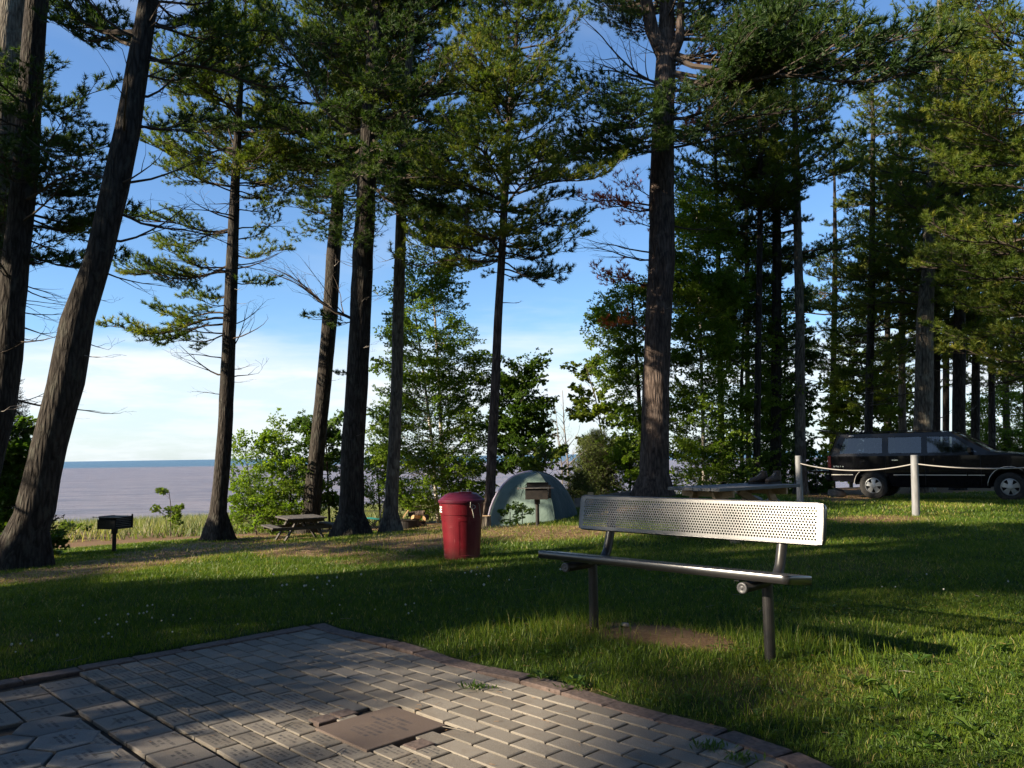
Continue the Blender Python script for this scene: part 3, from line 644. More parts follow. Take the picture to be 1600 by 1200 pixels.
def place(kind, a, b, parent, name='bough', roll=None, **tags):
    """one branch object of a tree, from point a to tip b (world)"""
    a = Vector(a); b = Vector(b); d = b-a; L = d.length; lib = LIB[kind]; key = min(lib, key=lambda k: abs(math.log(k/L)))
    me = R.choice(lib[key]); o = link(name, me, parent); s = L/key; x, y, z = frame(d)
    m = Matrix((x, y*R.choice((1, 1, -1)), z)).transposed().to_4x4()
    m = Matrix.Translation(a - parent.location) @ m @ Matrix.Rotation(R.gauss(0, .18) if roll is None else roll, 4, 'X') @ Matrix.Scale(s, 4)
    o.matrix_local = m; tag(o, **tags); return o

# sky that must stay open, and ground/objects that must stay sunlit (pixel polygons of the measured photo)
CLEAR = [[(100, 565), (335, 565), (335, 720), (95, 720)], [(375, 450), (500, 450), (490, 720), (370, 720)], [(100, 45), (195, 45), (190, 215), (140, 215)], [(205, 290), (345, 292), (345, 322), (190, 322)],
         [(700, 430), (768, 445), (765, 520), (730, 520)], [(800, 470), (925, 455), (960, 500), (960, 650), (800, 560)], [(858, 40), (1005, 50), (1000, 118), (858, 118)], [(900, 320), (1000, 350), (1000, 440), (900, 430)],
         [(586, 375), (610, 375), (610, 540), (586, 560)], [(375, 455), (500, 400), (500, 450), (430, 470)], [(725, 40), (745, 60), (740, 100), (720, 100)], [(640, 410), (768, 420), (765, 560), (640, 440)],
         [(538, 330), (551, 330), (551, 420), (536, 420)], [(1262, 300), (1320, 290), (1300, 350), (1250, 380)], [(1255, 640), (1295, 640), (1290, 740), (1262, 740)], [(50, 420), (150, 430), (90, 640), (40, 560)], [(690, 60), (725, 100), (715, 210), (690, 190)], [(430, 90), (455, 85), (450, 160), (425, 150)]]
LIT = [[(1275, 945), (1340, 938), (1540, 965), (1570, 1010), (1400, 992), (1230, 985)], [(1235, 1000), (1340, 1040), (1410, 1010), (1700, 1010), (1700, 1190), (1440, 1190), (1350, 1110), (1245, 1052)],
       [(740, 1000), (840, 985), (930, 982), (960, 995), (900, 1010), (760, 1020)], [(600, 1056), (760, 1058), (950, 1086), (930, 1110), (850, 1140), (790, 1215), (480, 1215), (620, 1172), (700, 1122), (650, 1085)],
       [(930, 980), (1100, 1000), (1120, 1012), (980, 1000)], [(600, 812), (1010, 812), (1010, 842), (600, 846)], [(0, 885), (200, 872), (420, 852), (640, 862), (700, 880), (480, 898), (250, 905), (0, 905)],
       [(1290, 782), (1600, 784), (1600, 818), (1300, 815)], [(400, 838), (600, 835), (600, 852), (400, 852)], [(210, 1125), (240, 1120), (260, 1160), (220, 1160)]]
SUNP = [(Vector((1.68, 4.78, .78)), .42), (Vector((1.35, 5.1, .78)), .3), (at(815, 780, 18.4), .9), (Vector((-.8, 9.7, .4)), .35), (at(1250, 640, 26), 1.2), (at(1445, 560, 27), .8), (at(1030, 620, 22), .5),
        (at(345, 600, 24), .7), (at(690, 640, 28), 2.4), (at(430, 760, 27.5), 1.2), (at(930, 730, 26), 1.2), (at(655, 805, 25.5), .5), (at(45, 820, 13), .5), (at(925, 630, 27), .8), (Vector((2.6, 10.0, .5)), .5)]
def crown_ok(a, b, clear=True, lit=True, wide=.26, ts=(.3, .55, .8, 1.05), mg=.45):
    P = np.array([tuple(a.lerp(b, t)) for t in (.35, .6, .8, 1.0)])
    if clear:
        q = proj(P); px, py = q[:, 0], q[:, 1]; f = q[:, 2] > 2
        for po in CLEAR:
            if (in_poly(px, py+12, po) & f).any() or (in_poly(px, py-12, po) & f).any(): return False
    if lit:
        d_ = b-a; sd = Vector((-d_.y, d_.x, 0))*wide; P = np.array([tuple(a.lerp(b, t)+sd*k) for t in ts for k in (-1, 0, 1)])
        s = np.array(SUN); z = P[:, 2]-0.0; G = P - s*(z/s[2])[:, None]
        for _ in range(2):
            gzv = ground(G[:, 0], G[:, 1]); G = P - s*((P[:, 2]-gzv)/s[2])[:, None]
        q = proj(G); f = (q[:, 2] > 2) & (G[:, 1] < 27)
        for po in LIT:
            if (in_poly(q[:, 0], q[:, 1], po) & f).any(): return False
        for c, rad in SUNP:
            w_ = P - np.array(c); t = w_ @ s; d = np.linalg.norm(w_ - t[:, None]*s, axis=1)
            if ((t > 0) & (d < rad+mg)).any(): return False
    return True
BOUGHS = []
def trunk_mesh(path, m, nseg=14, flare=1.5, rough=.05, name='trunk', root=None, base_h=.7):
    """path: list of (Vector, radius) from base to top"""
    P = []; 
    for i in range(len(path)-1):
        (a, ra), (b, rb) = path[i], path[i+1]; n = max(1, int((b-a).length/.45))
        for j in range(n): P.append((a.lerp(b, j/n), ra+(rb-ra)*j/n))
    P.append(path[-1]); V = []; F_ = []; z0 = path[0][0].z; sd = R.random()*100
    for i, (p, r) in enumerate(P):
        h = (p.z-z0); fl = 1+(flare-1)*math.exp(-h/base_h*2.2)
        for k in range(nseg):
            a = 2*math.pi*k/nseg; lob = 1+(fl-1)*.55*math.sin(a*5+sd)*.8*math.exp(-h/base_h*1.5)
            q = r*fl*lob*(1+rough*(vnoise(a*3+sd, p.z*2.2+sd, 1)-.5)*2)
            V.append((p.x+math.cos(a)*q, p.y+math.sin(a)*q, p.z - (.15 if i == 0 else 0)))
    n = nseg
    F_ = [(i*n+k, i*n+(k+1) % n, (i+1)*n+(k+1) % n, (i+1)*n+k) for i in range(len(P)-1) for k in range(n)]
    mb = MB(); mb.add([Vector(v)-root.location for v in V], F_); return mb.obj(name, m, root, smooth=True)
def px_path(pts, Y, top=None, dY=0.0):
    """pts (px,py,width px) base first; returns [(point, radius)]; extended to height top"""
    out = []
    y0 = pts[0][1]
    for (px, py, w_) in pts:
        Yy = Y + dY*(y0-py)/700.0; p = at(px, py, Yy); out.append((p, w_/2/F*Yy*.97))
    g = gz(out[0][0].x, out[0][0].y); 
    p0, r0 = out[0]; p1 = out[1][0]
    if p0.z > g+.02:
        d = (p0-p1); t = (g-p0.z)/d.z if abs(d.z) > 1e-3 else 0; out.insert(0, (p0+d*t, r0*1.03))
    elif p0.z < g: out[0] = (Vector((p0.x, p0.y, g)), r0)
    if top and out[-1][0].z < top:
        p, r = out[-1]; q = out[-2][0]; d = (p-q).normalized(); d = (d+Vector((0, 0, .6))).normalized(); L = (top-p.z)/d.z
        out.append((p+d*L*.6, r*.55)); out.append((p+d*L, .02))
    return out
def along_path(path, z):
    for i in range(len(path)-1):
        a, b = path[i][0], path[i+1][0]
        if a.z <= z <= b.z+1e-6: t = (z-a.z)/max(b.z-a.z, 1e-6); return a.lerp(b, t)
    return path[-1][0].copy()
def z_at_py(path, py):
    zs = np.linspace(path[0][0].z, path[-1][0].z, 160); P = np.array([tuple(along_path(path, z)) for z in zs]); q = proj(P)[:, 1]; return float(zs[int(np.argmin(abs(q-py)))])
NPINE = [0]
def pine(label, path, m='bark', crown=None, kind='pine', explicit=(), bare=0, bare_rng=None, group=None, flare=1.4, whorl=.62, per=5, up=.12, lit=True, clear=True, nseg=14, stubs=0, name='pine_tree', unseen=False, vary=.25):
    base = path[0][0]; root = thing(name, base, 0, label, 'tree', group)
    trunk_mesh(path, M[m], nseg, flare, root=root)
    top = path[-1][0].z
    def put(k, a, b, nm='bough', **t):
        o = place(k, a, b, root, nm, **t); BOUGHS.append((a, b)); return o
    for e in explicit:       # (py on trunk, tip px, tip py, dY of tip, kind[, label])
        a = along_path(path, z_at_py(path, e[0])); b = at(e[1], e[2], a.y+e[3])
        kk = e[4] if len(e) > 4 and e[4] else kind
        if kk == 'bare': place('bare', a, b, root, 'dead_branch', **(dict(label=e[5]) if len(e) > 5 else {}))
        else: put(kk, a, b, 'bough', **(dict(label=e[5]) if len(e) > 5 else {}))
    if crown:
        z0, z1, lmax, shape = crown
        z = z0; az = R.uniform(0, 6.28)
        while z < z1:
            t = (z-z0)/max(z1-z0, .1); prof = (min(1, .55+t*2.2) if shape == 'n' else 1)*(1-max(0, t-.25)/.75*.78)
            for j in range(per):
                az += 2.4+R.gauss(0, .4); l = lmax*prof*R.uniform(.9-vary*1.2, 1.0+vary); a = along_path(path, min(z+R.uniform(-.2, .2), top)); b = a+Vector((math.cos(az)*l, math.sin(az)*l, l*(up+.35*t+R.gauss(0, .07))))
                if unseen:
                    q_ = proj([tuple(a), tuple(a.lerp(b, .6)), tuple(b)])
                    if ((q_[:, 2] > .3) & (q_[:, 0] > -90) & (q_[:, 0] < 1690) & (q_[:, 1] > -110)).any(): continue
                if crown_ok(a, b, clear, lit): put(kind, a, b)
            z += whorl*R.uniform(.75, 1.3)
    for i in range(bare):
        z = R.uniform(*bare_rng); a = along_path(path, z); az = R.uniform(0, 6.28); l = R.uniform(.5, 2.4); place('bare', a, a+Vector((math.cos(az)*l, math.sin(az)*l, R.uniform(-.25, .2)*l)), root, 'dead_branch')
    for i in range(stubs):
        z = R.uniform(path[0][0].z+2, path[0][0].z+9); a = along_path(path, z); az = R.uniform(0, 6.28); l = R.uniform(.35, .7); place('bare', a, a+Vector((math.cos(az)*l, math.sin(az)*l, R.uniform(-.1, .25)*l)), root, 'branch_stub')
    return root

# ------------------------------------------------------------------ the big pines in view
pA = px_path([(24, 893, 62), (42, 830, 58), (55, 800, 56), (76, 700, 52), (103, 600, 55), (122, 500, 50), (155, 400, 41), (178, 300, 43), (200, 200, 40), (216, 100, 35), (232, 0, 31)], 13, 17, .6)
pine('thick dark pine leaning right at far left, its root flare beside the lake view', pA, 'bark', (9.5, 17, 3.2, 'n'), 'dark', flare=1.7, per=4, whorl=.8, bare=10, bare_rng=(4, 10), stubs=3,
     explicit=[(40, 420, 60, .5, 'pine'), (75, 480, 150, .8, 'dark'), (60, 20, -10, 2, 'dark'), (62, 120, 60, 2.0, 'dark'), (150, 330, 165, 1.5, 'bare'), (290, 345, 290, 1.0, 'bare'), (325, 380, 410, .8, 'bare'), (375, 320, 392, 1, 'bare'), (410, 235, 495, .3, 'bare'),
               (30, 330, 50, 1.4, 'dark'), (120, 340, 110, 1.2, 'dark'), (195, 330, 205, 1.4, 'dark'), (556, 162, 560, -.1, 'bare', 'pale broken branch stub'), (467, 175, 466, .2, 'bare'), (535, 172, 537, .2, 'bare'), (10, 400, -10, 1, 'pine')])
pB = px_path([(-50, 850, 46), (2, 640, 42), (12, 560, 42), (20, 450, 42), (31, 350, 39), (43, 220, 38), (50, 100, 35), (58, 0, 34)], 16, 19, .5)
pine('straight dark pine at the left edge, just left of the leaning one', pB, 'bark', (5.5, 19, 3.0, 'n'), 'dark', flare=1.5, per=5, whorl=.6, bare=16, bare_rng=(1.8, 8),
     explicit=[(150, 155, 210, .5, 'dark'), (180, 180, 150, 1, 'dark'), (215, 160, 235, 0, 'dark'), (320, 170, 330, 1, 'dark'), (300, 150, 300, .5, 'dark'), (20, 200, 60, .2, 'dark'), (340, 175, 365, 1.4, 'pine'), (230, 170, 260, 1.2, 'pine'), (445, 115, 470, .5, 'bare'), (415, 130, 420, 1, 'bare'), (440, 100, 500, 1, 'bare'), (475, 100, 530, .4, 'bare'), (505, 90, 515, .6, 'bare'), (360, 120, 450, .6, 'bare')])
pC = px_path([(-40, 860, 44), (-12, 500, 42), (0, 300, 42), (10, 120, 40), (20, 0, 38)], 18.5, 20, .3)
pine('grey blurred pine trunk cut by the upper left frame corner', pC, 'bark_grey', (6, 20, 3.2, 'n'), 'dark', per=5, whorl=.65, bare=8, bare_rng=(3, 9))
pD = px_path([(342, 838, 27), (341, 800, 25), (350, 700, 24), (355, 600, 22), (359, 500, 21.5), (363, 400, 19), (367, 300, 15), (372, 200, 12), (378, 100, 8), (383, 20, 5)], 24, None)
pD.append((at(385, -30, 24), .02))
pine('slender pine with long open boughs standing alone before the lake', pD, 'bark', (9.4, 15.6, 3.4, 'n'), 'pine', flare=1.9, per=5, whorl=.5, up=.1, bare=14, bare_rng=(4.5, 9), stubs=4,
     explicit=[(497, 168, 512, -.6), (490, 230, 480, .5), (500, 215, 545, .2), (525, 250, 545, -.4), (430, 175, 420, .2), (425, 250, 395, -.5), (420, 205, 450, 1), (480, 290, 470, -1.2), (470, 300, 455, .8), (360, 195, 330, .2), (355, 250, 400, 1), (300, 215, 230, .5), (300, 240, 270, -1), (260, 225, 190, 0), (250, 260, 160, 1),
               (440, 425, 445, .5), (400, 450, 400, -.3), (380, 440, 345, .6), (330, 450, 320, 0), (290, 445, 280, 1), (270, 430, 230, -1), (230, 300, 110, 0), (180, 300, 60, .5), (200, 430, 150, 0), (150, 440, 100, 1), (585, 265, 590, .5, 'bare'), (590, 400, 575, .5, 'bare'), (620, 305, 612, 0, 'bare'), (545, 420, 500, .6, 'bare'), (560, 280, 555, 0, 'bare'), (575, 395, 595, -.3, 'bare'),
               (110, 330, 40, 0), (90, 430, 60, .4), (60, 350, 10, 0)])
pE = px_path([(484, 812, 32), (486, 800, 29), (496, 700, 25), (506, 600, 24), (515, 500, 24), (521, 400, 24), (529, 300, 19), (535, 200, 16), (549, 100, 13), (553, 0, 12)], 27, 20)
pine('leaning pine behind the square table on the left, first left of the thickest pair', pE, 'bark', (10.4, 20, 4.3, 'n'), 'pine', per=6, whorl=.52, vary=.4, stubs=3, bare=4, bare_rng=(5, 10),
     explicit=[(330, 440, 330, -.5), (345, 455, 375, .6), (290, 430, 285, 0), (260, 420, 240, .8), (310, 470, 290, -1.2), (240, 440, 200, -.6), (340, 470, 310, 1), (280, 450, 250, 1)])
pF = px_path([(550, 836, 50), (549, 800, 39), (551, 700, 37), (558, 600, 36), (563, 500, 35), (567, 400, 34), (571, 330, 32), (576, 200, 28), (583, 100, 25), (590, 0, 22)], 22, 19)
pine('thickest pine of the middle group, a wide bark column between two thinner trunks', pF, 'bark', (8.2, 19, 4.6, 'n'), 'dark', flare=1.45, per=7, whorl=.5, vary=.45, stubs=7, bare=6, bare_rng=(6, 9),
     explicit=[(505, 402, 435, .4, 'bare'), (500, 400, 425, 0, 'bare'), (500, 478, 502, -.3, 'dark'), (590, 526, 585, -.2, 'dark'), (230, 400, 60, -.5, 'dark'), (190, 800, 40, -1.0, 'dark'), (270, 720, 390, -1.0), (250, 745, 330, -1.4), (245, 700, 400, -.4), (240, 650, 300, -2.2), (230, 560, 300, -2.4), (260, 490, 330, -1.6), (280, 640, 360, -1.5),
               (200, 640, 240, -2), (180, 520, 180, -2), (150, 600, 130, -2.4), (140, 480, 60, -1.5), (160, 700, 120, -1.5), (100, 560, 40, -2), (210, 720, 250, -1), (220, 500, 230, -1.8), (290, 520, 370, -1.4), (300, 540, 400, -1.2), (120, 650, 60, -1.6), (90, 500, 0, -1), (180, 760, 200, -.5), (290, 690, 340, -1), (215, 690, 300, -2), (60, 680, 10, -1.4)])
pG = px_path([(612, 832, 30), (611, 800, 21.5), (616, 700, 20), (620, 600, 19), (622, 500, 19), (625, 400, 18.5), (627, 330, 17.5), (632, 200, 14), (642, 50, 11)], 22.5, 17.5)
pine('straight slim pine trunk between the thickest one and the birch', pG, 'bark_grey', (8.8, 17.5, 3.3, 'n'), 'pine', flare=1.5, per=7, whorl=.5, stubs=3,
     explicit=[(345, 735, 390, .2, 'dark'), (330, 745, 345, -.6, 'dark'), (350, 690, 385, -1, 'dark'), (300, 735, 300, .4, 'dark'), (310, 755, 325, 1, 'dark'), (445, 586, 490, -.2, 'bare'), (255, 720, 260, 0), (160, 715, 140, .5), (120, 700, 90, .3, 'red', 'small bough of dead rust red needles'), (300, 720, 355, .5, 'dark'), (280, 750, 370, .3, 'dark')])
pH = px_path([(763, 818, 19), (766, 770, 15.5), (769, 700, 16.5), (774, 600, 15), (778, 500, 13.5), (784, 400, 12.5), (789, 300, 12.5), (795, 200, 10), (803, 100, 8), (812, 0, 7)], 20.5, 16)
pine('thin pine with stacked bough layers rising behind the tent', pH, 'bark_red', (6.4, 16, 2.2, 'w'), 'pine', lit=False, clear=False, flare=1.5, per=6, whorl=.46, vary=.45, up=.05, stubs=2,
     explicit=[(425, 888, 432, .3, 'dark'), (395, 895, 395, 0, 'dark'), (410, 870, 445, -.6, 'dark'), (430, 845, 440, .8, 'dark'), (360, 898, 350, .4, 'dark'), (330, 895, 315, 0, 'dark'), (425, 755, 435, 0), (380, 850, 380, -.8), (290, 880, 280, 0), (250, 720, 270, 0), (210, 720, 235, .5), (180, 735, 160, 0), (240, 890, 230, 0), (140, 735, 120, 0), (150, 895, 160, .5),
               (100, 740, 80, 0), (80, 885, 110, 0), (50, 880, 40, .3), (30, 745, 20, 0), (270, 860, 250, -1), (200, 850, 190, -1), (130, 860, 120, -1), (20, 860, 0, -.6), (310, 760, 290, -.5)])
pI = px_path([(1021, 776, 52), (1022, 740, 46), (1023, 700, 45), (1025, 600, 43), (1029, 500, 43), (1034, 400, 43), (1034, 300, 41), (1036, 200, 36), (1040, 100, 34), (1042, 30, 26)], 22, 19)
pine('massive reddish pine trunk behind the bench, forked near the top', pI, 'bark_red', (13.4, 19, 3.6, 'n'), 'dark', flare=1.35, per=6, whorl=.6,
     explicit=[(150, 862, 150, -.4), (140, 900, 135, .6), (165, 930, 175, -1), (175, 890, 190, -1.4), (215, 845, 235, 0), (225, 830, 250, .8), (230, 900, 270, -.8), (220, 940, 240, -1.6), (190, 960, 165, -2), (160, 1060, 160, -2.4), (215, 1080, 220, -2.2), (230, 1010, 240, -2.6), (180, 1110, 160, -1.6), (140, 1120, 140, -1.0), (225, 1120, 215, -1.0), (200, 960, 200, -2.6),
               (235, 1240, 190, -.5, 'bare'), (190, 1190, 150, -.4, 'bare'), (200, 1300, 150, -2.2), (190, 1290, 70, -2), (150, 1330, 60, -2.6), (120, 1380, 100, -3), (100, 1300, 20, -2), (80, 1450, 40, -3.4), (110, 1430, 90, -4), (90, 1500, 80, -4), (70, 1350, 0, -2.2), (130, 1250, 110, -2.4), (60, 1200, 20, -2), (100, 1180, 60, -1.6), (60, 925, 12, -.5), (50, 940, 40, .4), (40, 1120, 0, -1),
               (330, 905, 310, 0, 'red', 'drooping dead bough with rust red needles'), (310, 960, 285, .3, 'red', 'upper dead bough with orange red needles'), (355, 963, 345, -.3, 'red', 'short dead bough with rust red needles'), (440, 940, 445, .1, 'red', 'dead bough of orange needles under the bright red one'), (320, 935, 325, -.2, 'red', 'middle dead bough with purple brown needles'), (445, 928, 428, .3, 'red', 'dead bough with bright red needles against the sky'), (503, 942, 512, .4, 'red', 'pale dead bough with faded pink needles'), (195, 1100, 205, .6, 'red', 'dead bough glowing orange behind the trunk'), (100, 1118, 95, .8, 'red', 'dead bough with brown red needles right of the trunk'),
               (400, 898, 362, .2, 'bare'), (408, 890, 395, 0, 'bare'), (135, 885, 45, .2, 'bare'), (130, 880, 85, .5, 'bare'), (140, 898, 95, -.4, 'bare'), (85, 975, 88, 0, 'bare'), (325, 890, 300, -.2, 'bare'), (485, 1045, 475, -.5, 'bare'), (350, 1130, 390, 0, 'bare')])
# second leader of the fork
def fork():
    root = [o for o in COL.objects if o.get('label', '').startswith('massive reddish')][0]
    a = along_path(pI, z_at_py(pI, 90)); mb = MB(); pts = [a-root.location, at(1018, 45, 21.8)-root.location, at(1008, -10, 21.6)-root.location, at(1000, -160, 21.5)-root.location]; mb.tube(pts, [.28, .2, .16, .08], 10, 0, False)
    pts = [along_path(pI, z_at_py(pI, 110))-root.location, at(1062, 60, 21.7)-root.location, at(1066, -30, 21.5)-root.location]; mb.tube(pts, [.2, .14, .08], 8, 0, False); mb.obj('side_leader', M['bark_red'], root, smooth=True)
fork()
RIGHT = [
 (px_path([(1182, 752, 12), (1184, 600, 11), (1187, 400, 10), (1188, 250, 8)], 25.5, 16), 'bark', 5.2, 'pine', 'dark slim trunk left of the two boots, deep in leaves'),
 (px_path([(1212, 756, 18), (1213, 600, 17), (1214, 400, 15), (1212, 250, 12)], 26.5, 18), 'bark', 5.6, 'dark', 'thick dark trunk above the boots on the table'),
 (px_path([(1251, 772, 19), (1250, 640, 17), (1250, 500, 15), (1247, 400, 14), (1244, 250, 11)], 26, 18), 'bark_grey', 7.0, 'pine', 'sunlit pale trunk behind the first white rope post'),
 (px_path([(1355, 760, 13), (1357, 670, 13), (1359, 580, 12.5), (1362, 450, 11.5), (1363, 330, 9), (1364, 200, 7)], 30, 17), 'bark', 5.0, 'dark', 'narrow dark pine behind the rear windows of the black truck'),
 (px_path([(1411, 760, 13), (1410, 670, 12), (1409, 560, 11), (1410, 400, 9)], 34, 18), 'bark_grey', 6.0, 'pine', 'pale sunlit distant pine between narrow dark pine and broad trunk'),
 (px_path([(1441, 770, 31), (1442, 670, 29), (1444, 600, 28), (1445, 500, 26), (1452, 400, 19), (1452, 330, 18), (1462, 220, 15), (1467, 120, 12)], 27, 19), 'bark_grey', 7.5, 'pine', 'broadest pine trunk behind the black truck roof'),
 (px_path([(1462, 762, 15), (1462, 670, 14), (1463, 500, 12), (1464, 350, 10)], 31, 18), 'bark', 7.0, 'dark', 'dark trunk touching the right side of the broadest trunk'),
 (px_path([(1498, 765, 20), (1498, 670, 20), (1499, 560, 19), (1500, 400, 15)], 28, 19), 'bark', 6.5, 'pine', 'dappled trunk above the truck front door'),
 (px_path([(1524, 760, 14), (1524, 670, 13), (1525, 560, 12), (1526, 400, 10)], 30, 18), 'bark', 6.0, 'pine', 'dark trunk above the truck windshield'),
 (px_path([(1550, 755, 11), (1550, 670, 10.5), (1549, 560, 9), (1547, 400, 8)], 32, 18), 'bark', 5.5, 'pine', 'thin half lit trunk above the truck hood'),
 (px_path([(1575, 750, 11), (1573, 680, 10.5), (1571, 600, 9.5), (1568, 400, 8)], 38, 18), 'bark_grey', 6.5, 'pine', 'small pale trunk farthest right in the distance'),
 (px_path([(1640, 800, 40), (1640, 500, 34), (1645, 200, 28)], 19, 18), 'bark', 4.2, 'pine', 'pine just past the right edge reaching yellow green boughs into view'),
 (px_path([(1128, 750, 11), (1126, 600, 10), (1122, 400, 8)], 27, 15), 'bark', 6.0, 'dark', 'thin shaded trunk among leaves right of massive pine'),
 (px_path([(1300, 745, 10), (1302, 600, 10), (1305, 400, 8)], 37, 16), 'bark', 7.0, 'dark', 'distant pine left above the raised tailgate glass'),
 (px_path([(1385, 740, 9), (1386, 600, 9), (1388, 400, 8)], 42, 17), 'bark', 6.0, 'pine', 'farthest pine seen between the narrow and the pale trunk'),
 (px_path([(1478, 740, 10), (1478, 600, 10), (1480, 400, 8)], 40, 18), 'bark', 6.0, 'pine', 'far trunk in the gap right of the broadest trunk'),
 (px_path([(1170, 735, 9), (1168, 600, 8), (1166, 300, 7)], 34, 19), 'bark', 8.0, 'pine', 'far pine showing above the leaves over the table')]
for (p, m_, z0, k_, lab) in RIGHT:
    Yd = p[0][0].y; top = p[-1][0].z
    z0 *= .72
    pine(lab, p, m_, (z0, top, (2.7 if Yd > 22 else 3.4)*R.uniform(.9, 1.15), 'n'), 'pine' if R.random() < .7 else k_, per=4, whorl=.58 if Yd < 31 else .75, up=.03, nseg=10, bare=5 if Yd < 33 else 2, bare_rng=(2.2, z0+1.5), lit=Yd < 30, group='pines standing round the parked truck')
# trees out of frame on the left whose crowns shade patio and lawn
OFF = [(-11, -4, 15), (-12.5, 2.5, 15), (-12, 8.2, 14), (-16.5, -7, 17), (-17.5, 0, 18), (-17, 6, 17), (-22, -11, 18), (-23, -3, 19), (-23, 4.5, 19), (-16.5, 12.5, 18), (-22, 12, 19), (-28, -7, 20), (-29, 2, 20), (-13.5, 17, 17), (-19, 18.5, 18), (-9, -10, 16), (-33, -12, 20), (-34, 8, 20), (-9.5, .5, 13), (-10, 5.5, 12), (-14.5, -1.5, 16), (-14.8, 5, 15), (-20, 3, 18), (-20, -5.5, 18), (-26, 1, 19), (-20, 8.5, 18), (-13.5, 11, 15), (-26, 8, 19), (-26, -6, 19), (-10, 13.3, 14), (-12.5, -7.5, 15), (-16.5, -3.5, 17), (-19, -9, 18), (-8.8, -3.2, 13), (-14, -5, 16), (-23, -6, 19)]
OFFT = []
def lit_points():
    out = []
    for po, wgt in zip(LIT, (1, 3, 3, 3, 2, 1, 1, 1, 1, 1)):
        xs = [p[0] for p in po]; ys = [p[1] for p in po]
        for _ in range(40*wgt):
            px, py = R.uniform(min(xs), max(xs)), R.uniform(min(ys), max(ys))
            if in_poly(np.array([px]), np.array([py]), po)[0]: p = on_plane(px, py); out.append((p.x, p.y))
    for c, _r in SUNP:
        out += [(c[0]+k*.1, c[1]) for k in range(-2, 3)]
    return np.array(out)
LP = lit_points(); SD = np.array([SUN.x, SUN.y])/math.hypot(SUN.x, SUN.y)
def clear_spot(x, y, h):
    best = (1e9, x, y)
    for k in range(50):
        X, Y = (x, y) if k == 0 else (x+R.uniform(-1.8, 1.8), y+R.uniform(-2.0, 2.0)); w_ = np.array([X, Y])-LP; t = w_ @ SD; d = np.abs(w_[:, 0]*SD[1]-w_[:, 1]*SD[0]); n = ((t > 0) & (d < .42) & (t*math.tan(SUN_EL) < h)).sum()
        if X > -.641*Y-1.2 and Y > 0: continue
        if n < best[0]: best = (n, X, Y)
    return best[1], best[2]
for (x, y, h) in OFF:
    x, y = clear_spot(x, y, h)
    z = gz(x, y); path = [(Vector((x, y, z)), .27), (Vector((x+.1, y, z+h*.5)), .19), (Vector((x+.2, y+.1, z+h)), .02)]
    r_ = pine('tall white pine outside the left of the view, shading the lawn', path, 'bark', None, 'dark', group='pines out of frame on the left', nseg=8, flare=1.3)
    OFFT.append((r_, path, h))
BACKN = []  # unseen pines added behind and beside the camera to block sky light
BACK = [(-6, -9, 16), (-1, -10, 18), (4, -8.5, 17), (9, -7, 17), (13.5, -2.5, 17), (-9, -16, 18), (-3, -17, 19), (3, -16, 18), (10, -14, 18), (17, -9, 18), (17.5, 3, 16), (21, 7, 17), (21, -2, 18), (24, 13, 17), (7, -20, 19), (15, -18, 19), (-14, -20, 19), (26, 20, 17), (24, -12, 19), (-4.5, -3.6, 15), (1, -4.2, 16), (5.5, -3, 16), (9, 1.0, 15), (12.5, 4.0, 15), (-7, -1.2, 15), (15.5, 9, 15), (-6.6, 3.4, 14), (-1.5, -7, 17), (6.5, -6.5, 17)]
for (x, y, h) in BACK:
    z = gz(x, y); path = [(Vector((x, y, z)), .26), (Vector((x+.1, y, z+h*.5)), .18), (Vector((x+.2, y+.1, z+h)), .02)]
    rb_ = pine('tall white pine behind the viewpoint, closing the grove', path, 'bark', (z+(2.4 if y < -6 else 4.6), z+h, 3.8, 'n'), 'dark', group='pines behind the viewpoint', nseg=8, flare=1.3, per=6, whorl=.75, unseen=True); BACKN.append(rb_.name)
EXTRA = []
posts_xy = (at(1428, 711, 14.5).x, 14.5)
